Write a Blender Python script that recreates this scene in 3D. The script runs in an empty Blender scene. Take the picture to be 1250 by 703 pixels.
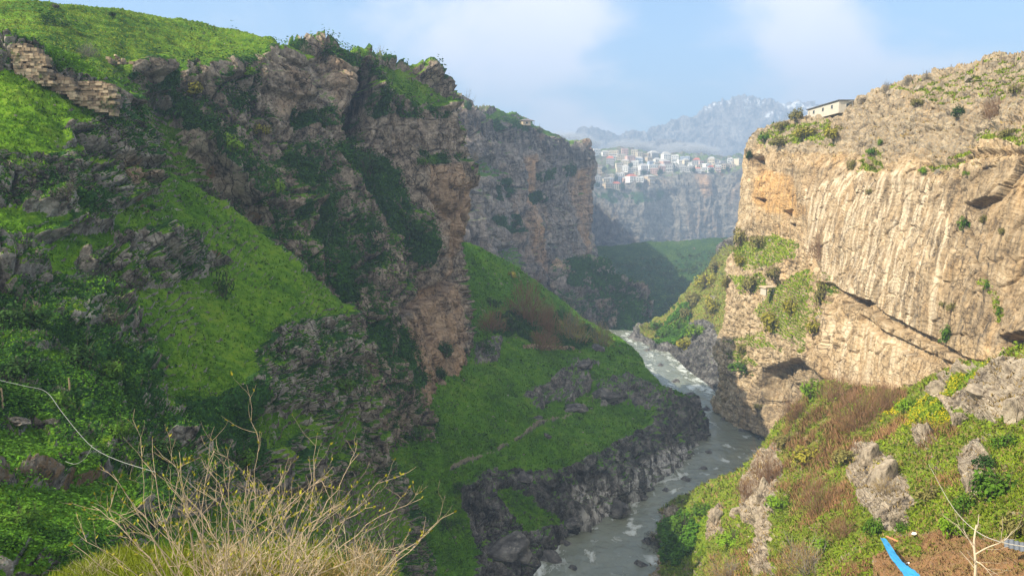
import bpy, bmesh, math, random
import numpy as np
from mathutils import Vector, Matrix
R = math.radians
rng = np.random.default_rng(7)
random.seed(7)
scene = bpy.context.scene
COL = scene.collection

# ------------------------------------------------------------------ camera
W0, H0, F, PITCH = 1250.0, 703.0, 962.0, math.atan(111.5 / 962.0)
CP, SP = math.cos(PITCH), math.sin(PITCH)
WATER = -100.0
cam_d = bpy.data.cameras.new('camera')
cam = bpy.data.objects.new('camera', cam_d)
COL.objects.link(cam)
cam_d.sensor_width = 36.0
cam_d.lens = F / W0 * 36.0
cam_d.clip_start, cam_d.clip_end = 0.1, 12000.0
cam.location = (0, 0, 0)
cam.rotation_euler = (math.pi / 2 - PITCH, 0, 0)
scene.camera = cam

# ------------------------------------------------------------------ light
SUN_AZ = (-0.96, -0.28)          # horizontal direction towards the sun
SUN_EL = R(41)
SKY_TINT = (.40, .56, .65, 1)
CLOUD_LOW = (4.3, 3.85, 4.05, 1)
FILL_CLOUD = (4.7, 4.4, 3.9, 1)  # colour of the out-of-view cloud added as fill
world = bpy.data.worlds.new('World')
scene.world = world
world.use_nodes = True
wt = world.node_tree
wt.nodes.clear()
def wn(t, **kw):
    n = wt.nodes.new(t)
    for k, v in kw.items(): setattr(n, k, v)
    return n
wo = wn('ShaderNodeOutputWorld')
bg = wn('ShaderNodeBackground')
bg.inputs['Strength'].default_value = 0.15
sky = wn('ShaderNodeTexSky', sky_type='NISHITA')
sky.sun_disc = False
sky.sun_elevation = SUN_EL
sky.sun_rotation = math.atan2(SUN_AZ[0], SUN_AZ[1])
sky.altitude = 800
sky.air_density, sky.dust_density, sky.ozone_density = 1.0, 2.0, 1.2
tc = wn('ShaderNodeTexCoord')
def cloud_blob(direction, sharp, amp):
    d = Vector(direction).normalized()
    dot = wn('ShaderNodeVectorMath', operation='DOT_PRODUCT')
    wt.links.new(tc.outputs['Generated'], dot.inputs[0])
    dot.inputs[1].default_value = d
    m = wn('ShaderNodeMapRange'); m.inputs['From Min'].default_value = math.cos(sharp); m.inputs['From Max'].default_value = 1
    m.inputs['To Max'].default_value = amp
    wt.links.new(dot.outputs['Value'], m.inputs['Value'])
    return m.outputs['Result']
def wadd(a, b):
    n = wn('ShaderNodeMath', operation='ADD')
    wt.links.new(a, n.inputs[0]); wt.links.new(b, n.inputs[1])
    return n.outputs[0]
def pdir(px, py):
    xc, zc = (px - 625) / F, (351.5 - py) / F
    return (xc, CP + zc * SP, -SP + zc * CP)
mp = wn('ShaderNodeMapping'); mp.inputs['Scale'].default_value = (1.0, 1.0, 1.7)
wt.links.new(tc.outputs['Generated'], mp.inputs['Vector'])
cn = wn('ShaderNodeTexNoise'); cn.inputs['Scale'].default_value = 5.5; cn.inputs['Detail'].default_value = 7; cn.inputs['Roughness'].default_value = 0.55
cn.inputs['Distortion'].default_value = 0.4
wt.links.new(mp.outputs[0], cn.inputs['Vector'])
acc = cn.outputs['Fac']
for px, py, s, a in [(655, 25, 0.13, 0.24), (610, 70, 0.10, 0.20), (540, 92, 0.06, 0.16), (950, 40, 0.12, 0.22), (1050, 75, 0.12, 0.2), (720, 5, 0.10, 0.16), (690, 170, 0.06, 0.30), (735, 185, 0.05, 0.3), (640, 120, 0.08, 0.12), (1000, 110, .1, .1), (480, 10, .08, .08)]:
    acc = wadd(acc, cloud_blob(pdir(px, py), s, a))
cr = wn('ShaderNodeMapRange', interpolation_type='SMOOTHSTEP'); cr.inputs['From Min'].default_value = 0.49; cr.inputs['From Max'].default_value = 0.86
cr.inputs['To Max'].default_value = 0.85
wt.links.new(acc, cr.inputs['Value'])
tint = wn('ShaderNodeMixRGB', blend_type='MULTIPLY'); tint.inputs['Fac'].default_value = 1; tint.inputs['Color2'].default_value = SKY_TINT
wt.links.new(sky.outputs['Color'], tint.inputs['Color1'])
cm = wn('ShaderNodeMixRGB')
cm.inputs['Color2'].default_value = CLOUD_LOW
wt.links.new(cr.outputs[0], cm.inputs['Fac'])
wt.links.new(tint.outputs[0], cm.inputs['Color1'])
fill_deck = wn('ShaderNodeMapRange', interpolation_type='SMOOTHSTEP')           # unseen bright cloud overhead and behind the viewpoint, added to fill the shade
fill_deck.inputs['From Min'].default_value = 0.42; fill_deck.inputs['From Max'].default_value = 1.15
wt.links.new(wadd(cn.outputs['Fac'], cloud_blob((0, -.75, 1), 1.2, .75)), fill_deck.inputs['Value'])
cm2 = wn('ShaderNodeMixRGB'); cm2.inputs['Color2'].default_value = FILL_CLOUD
wt.links.new(fill_deck.outputs[0], cm2.inputs['Fac'])
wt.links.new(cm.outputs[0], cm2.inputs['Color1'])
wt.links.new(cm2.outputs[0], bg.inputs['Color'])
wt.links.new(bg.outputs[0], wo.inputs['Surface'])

sun_d = bpy.data.lights.new('sun', 'SUN')
sun_d.energy = 4.2
sun_d.angle = R(0.5)
sun_d.color = (1.0, 0.87, 0.66)
sun = bpy.data.objects.new('sun', sun_d)
COL.objects.link(sun)
SUND = Vector((SUN_AZ[0] * math.cos(SUN_EL), SUN_AZ[1] * math.cos(SUN_EL), math.sin(SUN_EL))).normalized()
sun.rotation_euler = SUND.to_track_quat('Z', 'Y').to_euler()

vs = scene.view_settings
vs.view_transform = 'Standard'
vs.look = 'None'
vs.exposure = 1.5
vs.gamma = 1
vs.use_curve_mapping = False
scene.cycles.volume_bounces = 0
scene.cycles.max_bounces = 5
scene.cycles.diffuse_bounces = 3
scene.cycles.glossy_bounces = 2
scene.cycles.transparent_max_bounces = 8

# ------------------------------------------------------------------ noise (numpy)
_perm = np.concatenate([rng.permutation(256)] * 3).astype(np.int32)
_g = rng.normal(size=(256, 3)); _g = (_g / np.linalg.norm(_g, axis=1, keepdims=True) * 1.45).astype(np.float32)
def pnoise(x, y, z):
    xi, yi, zi = np.floor(x), np.floor(y), np.floor(z)
    fx, fy, fz = (x - xi).astype(np.float32), (y - yi).astype(np.float32), (z - zi).astype(np.float32)
    X, Y, Z = xi.astype(np.int64) & 255, yi.astype(np.int64) & 255, zi.astype(np.int64) & 255
    u, v, w = [t * t * t * (t * (t * 6 - 15) + 10) for t in (fx, fy, fz)]
    out = 0
    for dx in (0, 1):
        a = _perm[X + dx]
        wx = u if dx else 1 - u
        for dy in (0, 1):
            b = _perm[(a + Y + dy) & 255]
            wxy = wx * (v if dy else 1 - v)
            for dz in (0, 1):
                g = _g[_perm[(b + Z + dz) & 255]]
                out = out + wxy * (w if dz else 1 - w) * (g[..., 0] * (fx - dx) + g[..., 1] * (fy - dy) + g[..., 2] * (fz - dz))
    return out
def fbm(P, f, octv=4, gain=0.5, seed=0.0, zs=1.0):
    a, s, o = 1.0, 0.0, 0.0
    for k in range(octv):
        s = s + a * pnoise(P[..., 0] * f + seed * 17.3 + k * 5.1, P[..., 1] * f + seed * 7.7 + k * 9.2, P[..., 2] * f * zs + seed * 3.1 + k * 1.7)
        o += a; a *= gain; f *= 2.03
    return s / o
def ridged(P, f, octv=3, seed=0.0, zs=1.0):
    a, s, o = 1.0, 0.0, 0.0
    for k in range(octv):
        s = s + a * (1 - 2 * np.abs(pnoise(P[..., 0] * f + seed * 11.3 + k * 4.1, P[..., 1] * f + seed * 5.7 + k * 8.2, P[..., 2] * f * zs + seed * 2.1 + k)))
        o += a; a *= 0.5; f *= 2.1
    return s / o
def worley(P):
    """returns F1, F2, random id of the nearest cell"""
    B = np.floor(P).astype(np.int64); Fr = (P - B).astype(np.float32)
    F1 = np.full(P.shape[:-1], 9, np.float32); F2 = F1.copy(); ID = np.zeros(P.shape[:-1], np.int32)
    for dx in (-1, 0, 1):
        a = _perm[(B[..., 0] + dx) & 255]
        for dy in (-1, 0, 1):
            b = _perm[(a + B[..., 1] + dy) & 255]
            for dz in (-1, 0, 1):
                h = _perm[(b + B[..., 2] + dz) & 255]
                jx, jy, jz = _perm[h + 1] / 256.0, _perm[h + 57] / 256.0, _perm[h + 131] / 256.0
                d = np.sqrt((dx + jx - Fr[..., 0]) ** 2 + (dy + jy - Fr[..., 1]) ** 2 + (dz + jz - Fr[..., 2]) ** 2).astype(np.float32)
                near = d < F1
                F2 = np.where(near, F1, np.minimum(F2, d))
                ID = np.where(near, h, ID)
                F1 = np.where(near, d, F1)
    return F1, F2, ID / 256.0
def sstep(a, b, x):
    t = np.clip((x - a) / (b - a), 0, 1)
    return t * t * (3 - 2 * t)
def rnd1(i):
    i = i.astype(np.int64) & 255
    return _perm[_perm[i] + 71] / 256.0

# ------------------------------------------------------------------ pixels <-> world
def ray(px, py):
    xc, zc = (px - 625.0) / F, (351.5 - py) / F
    y = CP + zc * SP
    return xc / y, (-SP + zc * CP) / y
def at(px, py, Y):
    dx, t = ray(px, py)
    return Vector((dx * Y, Y, t * Y))
def pix(p):
    y, z = p[1] * CP - p[2] * SP, p[1] * SP + p[2] * CP
    return 625 + F * p[0] / y, 351.5 - F * z / y
def Yz(py, z):
    return z / ray(625, py)[1]

# ------------------------------------------------------------------ object helpers
def tag(o, label=None, cat=None, group=None, kind=None):
    if label: o['label'] = label
    if cat: o['category'] = cat
    if group: o['group'] = group
    if kind: o['kind'] = kind
    return o
def link(o, parent=None):
    COL.objects.link(o)
    if parent: o.parent = parent
    return o
def empty(name, loc, rz=0.0):
    o = bpy.data.objects.new(name, None); link(o)
    o.location = loc; o.rotation_euler = (0, 0, rz); o.empty_display_size = 0.2
    return o
class MB:
    """collects shapes for one mesh"""
    def __init__(s): s.v, s.f, s.m = [], [], []
    def add(s, vs, fs, mi=0):
        o = len(s.v); s.v += [tuple(v) for v in vs]; s.f += [tuple(i + o for i in f) for f in fs]; s.m += [mi] * len(fs)
    def box(s, c, size, rz=0.0, mi=0, taper=1.0, rx=0.0):
        M = Matrix.Translation(c) @ Matrix.Rotation(rz, 4, 'Z') @ Matrix.Rotation(rx, 4, 'X')
        hx, hy, hz = size[0] / 2, size[1] / 2, size[2] / 2
        vs = [M @ Vector((x * hx * (taper if z > 0 else 1), y * hy * (taper if z > 0 else 1), z * hz)) for z in (-1, 1) for y in (-1, 1) for x in (-1, 1)]
        s.add(vs, [(0, 2, 3, 1), (4, 5, 7, 6), (0, 1, 5, 4), (2, 6, 7, 3), (0, 4, 6, 2), (1, 3, 7, 5)], mi)
    def tube(s, pts, rads, n=6, mi=0):
        pts = [Vector(p) for p in pts]
        base = len(s.v); rings = []
        ref = Vector((0.31, 0.17, 0.94))
        for i, p in enumerate(pts):
            d = (pts[min(i + 1, len(pts) - 1)] - pts[max(i - 1, 0)])
            d = d.normalized() if d.length > 1e-9 else Vector((0, 0, 1))
            a = d.cross(ref); a = a.normalized() if a.length > 1e-4 else d.cross(Vector((1, 0, 0))).normalized()
            b = d.cross(a)
            s.v += [tuple(p + (a * math.cos(2 * math.pi * k / n) + b * math.sin(2 * math.pi * k / n)) * rads[i]) for k in range(n)]
        for i in range(len(pts) - 1):
            for k in range(n):
                k2 = (k + 1) % n
                s.f.append((base + i * n + k, base + i * n + k2, base + (i + 1) * n + k2, base + (i + 1) * n + k)); s.m.append(mi)
        s.f.append(tuple(base + k for k in range(n))[::-1]); s.m.append(mi)
        s.f.append(tuple(base + (len(pts) - 1) * n + k for k in range(n))); s.m.append(mi)
    def mesh(s, name, mats):
        me = bpy.data.meshes.new(name)
        me.from_pydata(s.v, [], s.f)
        for m in (mats if isinstance(mats, (list, tuple)) else [mats]): me.materials.append(m)
        if any(s.m): me.polygons.foreach_set('material_index', s.m)
        me.update()
        return me
    def build(s, name, mats, parent=None):
        return link(bpy.data.objects.new(name, s.mesh(name, mats)), parent)
def np_mesh(name, V, Fq, mats, smooth=True, attrs=None, normals=None):
    """fast mesh from numpy arrays (all faces with the same corner count)"""
    me = bpy.data.meshes.new(name)
    V = np.ascontiguousarray(V.reshape(-1, 3), np.float32); Fq = np.ascontiguousarray(Fq, np.int32)
    if normals is not None:         # leaves and blades take the light of the clump they belong to
        normals = normals.reshape(-1, 3).astype(np.float32)
        fn = np.cross(V[Fq[:, 1]] - V[Fq[:, 0]], V[Fq[:, 2]] - V[Fq[:, 0]])
        flip = (fn * normals[Fq[:, 0]]).sum(1) < 0
        Fq[flip] = Fq[flip][:, ::-1]
        smooth = True
    n, k = Fq.shape
    me.vertices.add(len(V)); me.vertices.foreach_set('co', V.ravel())
    me.loops.add(n * k); me.loops.foreach_set('vertex_index', Fq.ravel())
    me.polygons.add(n); me.polygons.foreach_set('loop_start', np.arange(0, n * k, k, dtype=np.int32))
    try: me.polygons.foreach_set('loop_total', np.full(n, k, np.int32))
    except Exception: pass
    sm = np.full(n, bool(smooth)) if np.isscalar(smooth) else np.asarray(smooth, bool)
    me.polygons.foreach_set('use_smooth', sm)
    me.update(calc_edges=True)
    me.validate()
    for m in (mats if isinstance(mats, (list, tuple)) else [mats]): me.materials.append(m)
    for nm, arr in (attrs or {}).items():
        a = me.attributes.new(nm, 'FLOAT', 'POINT'); a.data.foreach_set('value', np.ascontiguousarray(arr.ravel(), np.float32))
    if normals is not None:
        me.normals_split_custom_set_from_vertices(normals / (np.linalg.norm(normals, axis=1, keepdims=True) + 1e-9))
    return me
# ------------------------------------------------------------------ materials
class NT:
    def __init__(s, name):
        s.m = bpy.data.materials.new(name); s.m.use_nodes = True
        s.t = s.m.node_tree; s.b = s.t.nodes['Principled BSDF']
        s.b.inputs['Roughness'].default_value = 0.9
        s.b.inputs['Specular IOR Level'].default_value = 0.06
        s.tc = s.t.nodes.new('ShaderNodeTexCoord')
    def n(s, t, **kw):
        x = s.t.nodes.new(t)
        for k, v in kw.items(): setattr(x, k, v)
        return x
    def l(s, a, b): s.t.links.new(a, b)
    def put(s, sock, v):
        if hasattr(v, 'is_output') or hasattr(v, 'links'): s.l(v, sock)
        elif isinstance(v, (tuple, list)) and len(v) == 3 and sock.type == 'RGBA': sock.default_value = (*v, 1)
        else: sock.default_value = v
    def mapped(s, scale, loc=(0, 0, 0), rot=(0, 0, 0), src=None):
        mp = s.n('ShaderNodeMapping'); mp.inputs['Scale'].default_value = scale; mp.inputs['Location'].default_value = loc; mp.inputs['Rotation'].default_value = rot
        s.l(src or s.tc.outputs['Object'], mp.inputs['Vector']); return mp.outputs[0]
    def noise(s, scale, detail=6, rough=0.55, vec=None, dist=0.0):
        x = s.n('ShaderNodeTexNoise'); x.inputs['Scale'].default_value = scale; x.inputs['Detail'].default_value = detail
        x.inputs['Roughness'].default_value = rough; x.inputs['Distortion'].default_value = dist
        s.l(vec or s.tc.outputs['Object'], x.inputs['Vector']); return x.outputs['Fac']
    def ramp(s, v, stops):
        x = s.n('ShaderNodeValToRGB'); e = x.color_ramp.elements
        while len(e) < len(stops): e.new(0.5)
        for i, (p, c) in enumerate(stops):
            e[i].position = p; e[i].color = (*c, 1) if len(c) == 3 else c
        s.l(v, x.inputs['Fac']); return x.outputs['Color']
    def rng(s, v, a, b, c=0.0, d=1.0, smooth=True):
        x = s.n('ShaderNodeMapRange'); x.interpolation_type = 'SMOOTHSTEP' if smooth else 'LINEAR'
        for k, q in zip(('From Min', 'From Max', 'To Min', 'To Max'), (a, b, c, d)): x.inputs[k].default_value = q
        s.put(x.inputs['Value'], v); return x.outputs['Result']
    def math(s, op, a, b=0.0, clamp=False):
        x = s.n('ShaderNodeMath', operation=op); x.use_clamp = clamp
        s.put(x.inputs[0], a); s.put(x.inputs[1], b); return x.outputs[0]
    def mix(s, f, a, b, mode='MIX'):
        x = s.n('ShaderNodeMixRGB', blend_type=mode)
        s.put(x.inputs['Fac'], f); s.put(x.inputs['Color1'], a); s.put(x.inputs['Color2'], b); return x.outputs[0]
    def attr(s, name):
        x = s.n('ShaderNodeAttribute', attribute_name=name); return x.outputs['Fac']
    def bump(s, h, strength, dist):
        x = s.n('ShaderNodeBump'); x.inputs['Strength'].default_value = strength; x.inputs['Distance'].default_value = dist
        s.l(h, x.inputs['Height']); s.l(x.outputs['Normal'], s.b.inputs['Normal'])
    def color(s, c): s.put(s.b.inputs['Base Color'], c)

def simple(name, c, rough=0.85, var=0.25, scale=3.0, spec=0.2, metal=0.0):
    t = NT(name)
    k = t.noise(scale, 5)
    t.color(t.mix(k, tuple(x * (1 - var) for x in c), tuple(min(1, x * (1 + var)) for x in c)))
    t.b.inputs['Roughness'].default_value = rough; t.b.inputs['Specular IOR Level'].default_value = spec; t.b.inputs['Metallic'].default_value = metal
    return t.m

def land(name, s=1.0, dark=(.05, .05, .055), mid=(.17, .16, .15), light=(.36, .34, .31), warm=(.42, .25, .12),
         g1=(.05, .125, .012), g2=(.10, .19, .02), g3=(.16, .20, .04), ivy=(.022, .065, .014), streak=0.5, strata=0.5, lichen=0.5, crack=0.6, bump=0.8, warm_amt=0.15,
         snow=None, dirtc=(.16, .105, .06)):
    """rock, grass, creeper and soil on one sheet of land; s = size of its features in units of 1 m texture"""
    t = NT(name)
    P = t.tc.outputs['Object']
    big = t.noise(0.035 / s, 5, 0.6)
    medn = t.noise(0.22 / s, 8, 0.68, dist=0.4)
    fine = t.noise(1.3 / s, 8, 0.7)
    v = t.math('ADD', t.math('MULTIPLY', medn, 0.62), t.math('MULTIPLY', fine, 0.38))
    rock = t.ramp(v, [(0.385, dark), (0.475, mid), (0.54, tuple(m * .55 + l * .45 for m, l in zip(mid, light))), (0.63, light)])
    # warm iron-stained stone, and a painted sunlit facet on the far cliff
    wf = t.math('ADD', t.attr('warm'), t.rng(t.noise(0.06 / s, 6, 0.6, vec=t.mapped((1, 1, 0.45), (31, 7, 3))), 0.52, 0.72, 0, warm_amt), clamp=True)
    wf = t.math('MULTIPLY', wf, t.rng(t.noise(0.3 / s, 6, 0.65, vec=t.mapped((1, 1, .5), (5, 9, 1))), 0.25, 0.6, 0.35, 1.0), clamp=True)
    warmc = t.ramp(v, [(0.28, tuple(x * .35 for x in warm)), (0.5, warm), (0.75, tuple(min(1, x * 1.45 + .04) for x in warm))])
    rock = t.mix(wf, rock, warmc)
    # bedding
    st = t.noise(1.0, 6, 0.6, vec=t.mapped((.02 / s, .02 / s, .55 / s)), dist=0.3)
    rock = t.mix(strata, rock, t.ramp(st, [(0.32, (.45, .44, .43)), (0.5, (.9, .9, .9)), (0.66, (1.15, 1.12, 1.08))]), 'MULTIPLY')
    # runs of black and white left by water; dark also paints cleft shade
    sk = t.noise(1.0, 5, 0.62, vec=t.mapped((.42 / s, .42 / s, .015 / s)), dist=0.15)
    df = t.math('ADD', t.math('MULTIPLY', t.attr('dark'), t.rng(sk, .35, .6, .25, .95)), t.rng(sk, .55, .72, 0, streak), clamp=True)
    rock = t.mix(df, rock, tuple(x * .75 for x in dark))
    wh = t.noise(1.0, 5, 0.6, vec=t.mapped((.35 / s, .35 / s, .012 / s), (40, 3, 2)), dist=0.1)
    rock = t.mix(t.math('MULTIPLY', t.attr('pale'), t.rng(wh, .46, .62, .05, .85)), rock, tuple(min(1, x * 1.35 + .06) for x in light))
    # lichen
    li = t.noise(2.6 / s, 6, 0.72, vec=t.mapped((1, 1, 1), (3, 17, 9)))
    lif = t.math('MULTIPLY', t.rng(li, .56, .66), t.rng(big, .4, .6, .2, 1))
    rock = t.mix(t.math('MULTIPLY', lif, lichen), rock, (.46, .45, .41))
    # joints; their dark lines also paint crevice shade
    wv = t.n('ShaderNodeMixRGB', blend_type='ADD'); wv.inputs['Fac'].default_value = 1
    nz = t.n('ShaderNodeTexNoise'); nz.inputs['Scale'].default_value = .25 / s; nz.inputs['Detail'].default_value = 4
    t.l(P, nz.inputs['Vector'])
    sc = t.n('ShaderNodeVectorMath', operation='SCALE'); t.l(nz.outputs['Color'], sc.inputs[0]); sc.inputs['Scale'].default_value = 5 * s
    ad = t.n('ShaderNodeVectorMath', operation='ADD'); t.l(P, ad.inputs[0]); t.l(sc.outputs[0], ad.inputs[1])
    vo = t.n('ShaderNodeTexVoronoi', feature='DISTANCE_TO_EDGE'); vo.inputs['Scale'].default_value = 1
    t.l(t.mapped((.28 / s, .28 / s, .17 / s), src=ad.outputs[0]), vo.inputs['Vector'])
    cf = t.math('MULTIPLY', t.rng(vo.outputs['Distance'], 0.0, 0.055, 1, 0), t.rng(big, .38, .62, .15, 1))
    rock = t.mix(t.math('MULTIPLY', cf, crack), rock, tuple(x * .55 for x in dark))
    # soil
    soil = t.mix(fine, tuple(x * .6 for x in dirtc), tuple(x * 1.4 for x in dirtc))
    rock = t.mix(t.rng(t.math('ADD', t.attr('dirt'), t.math('MULTIPLY', t.math('SUBTRACT', fine, .5), .8)), .4, .6), rock, soil)
    # grass
    gb = t.noise(0.07 / s, 6, 0.62, vec=t.mapped((1, 1, 1), (9, 2, 5)))
    gf = t.noise(1.6 / s, 7, 0.72, vec=t.mapped((1, 1, 1.8)))
    gm_ = t.noise(.32 / s, 6, .68, vec=t.mapped((1, 1, 1.4), (4, 4, 4)))
    gv = t.math('ADD', t.math('MULTIPLY', gb, .35), t.math('ADD', t.math('MULTIPLY', gm_, .35), t.math('MULTIPLY', gf, .3)))
    grass = t.ramp(gv, [(.36, tuple(x * .35 for x in g1)), (.45, g1), (.53, g2), (.62, g3)])
    grass = t.mix(t.math('MULTIPLY', t.attr('dry'), t.rng(gf, .35, .6)), grass, (.26, .19, .07))
    gfac = t.rng(t.math('ADD', t.attr('grass'), t.math('MULTIPLY', t.math('SUBTRACT', t.math('ADD', t.math('MULTIPLY', fine, .6), t.math('MULTIPLY', medn, .4)), .5), 1.5)), .36, .58)
    col = t.mix(gfac, rock, grass)
    iv = t.ramp(t.noise(1.1 / s, 7, .75), [(.34, tuple(x * .3 for x in ivy)), (.5, ivy), (.68, tuple(x * 2.1 for x in ivy))])
    ifac = t.rng(t.math('ADD', t.attr('ivy'), t.math('MULTIPLY', t.math('SUBTRACT', fine, .5), 1.6)), .38, .6)
    col = t.mix(ifac, col, iv)
    if snow:
        sf = t.rng(t.math('ADD', t.attr('snow'), t.math('MULTIPLY', t.math('SUBTRACT', medn, .5), 2.2)), .42, .6)
        col = t.mix(sf, col, snow)
    t.color(col)
    h = t.math('ADD', t.math('ADD', t.math('MULTIPLY', fine, .8), t.math('MULTIPLY', medn, 1.0)), t.math('MULTIPLY', cf, -.35))
    t.bump(h, bump, 1.1 * s)
    return t.m
# ------------------------------------------------------------------ sheets of land
def inside(poly, X, Y):
    r = np.zeros(X.shape, bool); n = len(poly)
    for i in range(n):
        x0, y0 = poly[i]; x1, y1 = poly[(i + 1) % n]
        if y0 == y1: continue
        c = ((y0 > Y) != (y1 > Y)) & (X < (x1 - x0) * (Y - y0) / (y1 - y0) + x0)
        r ^= c
    return r
def blur(a, n):
    for _ in range(n):
        p = np.pad(a, 1, mode='edge')
        a = (p[1:-1, 1:-1] * 4 + (p[:-2, 1:-1] + p[2:, 1:-1] + p[1:-1, :-2] + p[1:-1, 2:]) * 2 + p[:-2, :-2] + p[2:, 2:] + p[:-2, 2:] + p[2:, :-2]) / 16
    return a
def bilin(a, x0, y0, st, X, Y):
    u = np.clip((X - x0) / st, 0, a.shape[1] - 1.001); v = np.clip((Y - y0) / st, 0, a.shape[0] - 1.001)
    i, j = u.astype(int), v.astype(int); fu, fv = u - i, v - j
    return a[j, i] * (1 - fu) * (1 - fv) + a[j, i + 1] * fu * (1 - fv) + a[j + 1, i] * (1 - fu) * fv + a[j + 1, i + 1] * fu * fv
def rough_poly(poly, amp, seed):
    """a hand-drawn outline broken up at several sizes"""
    pts = []
    n = len(poly)
    for i in range(n):
        a, b = np.array(poly[i], float), np.array(poly[(i + 1) % n], float)
        L = np.linalg.norm(b - a); k = max(1, int(L / 2.5))
        for q in range(k): pts.append(a + (b - a) * q / k)
    pts = np.array(pts)
    q = np.stack([pts[:, 0], pts[:, 1], np.full(len(pts), seed * 3.7)], -1)
    ox = fbm(q, 0.035, 5, 0.62, seed); oy = fbm(q, 0.035, 5, 0.62, seed + 40)
    return pts + np.stack([ox, oy], -1) * amp * 2.2
def nearest_on(poly, X, Y):
    bx = np.zeros(X.shape); by = np.zeros(X.shape); bd = np.full(X.shape, 1e9); n = len(poly)
    for i in range(n):
        x0, y0 = poly[i]; x1, y1 = poly[(i + 1) % n]
        dx, dy = x1 - x0, y1 - y0; L = dx * dx + dy * dy + 1e-9
        t = np.clip(((X - x0) * dx + (Y - y0) * dy) / L, 0, 1)
        qx, qy = x0 + t * dx, y0 + t * dy
        d = (X - qx) ** 2 + (Y - qy) ** 2
        m = d < bd
        bd = np.where(m, d, bd); bx = np.where(m, qx, bx); by = np.where(m, qy, by)
    return bx, by, np.sqrt(bd)
def tps(pts, X, Y):
    P = np.array([(p[0] / 100, p[1] / 100) for p in pts]); V = np.array([p[2] for p in pts]); n = len(P)
    def U(r2): return 0.5 * r2 * np.log(r2 + 1e-9)
    d2 = ((P[:, None] - P[None]) ** 2).sum(-1)
    A = np.zeros((n + 3, n + 3)); A[:n, :n] = U(d2) + np.eye(n) * 0.01; A[:n, n] = 1; A[:n, n + 1:] = P; A[n:, :n] = A[:n, n:].T
    w = np.linalg.solve(A, np.concatenate([V, [0, 0, 0]]))
    x, y = X / 100, Y / 100
    out = w[n] + w[n + 1] * x + w[n + 2] * y
    for i in range(n): out = out + w[i] * U((x - P[i, 0]) ** 2 + (y - P[i, 1]) ** 2)
    return out

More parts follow.
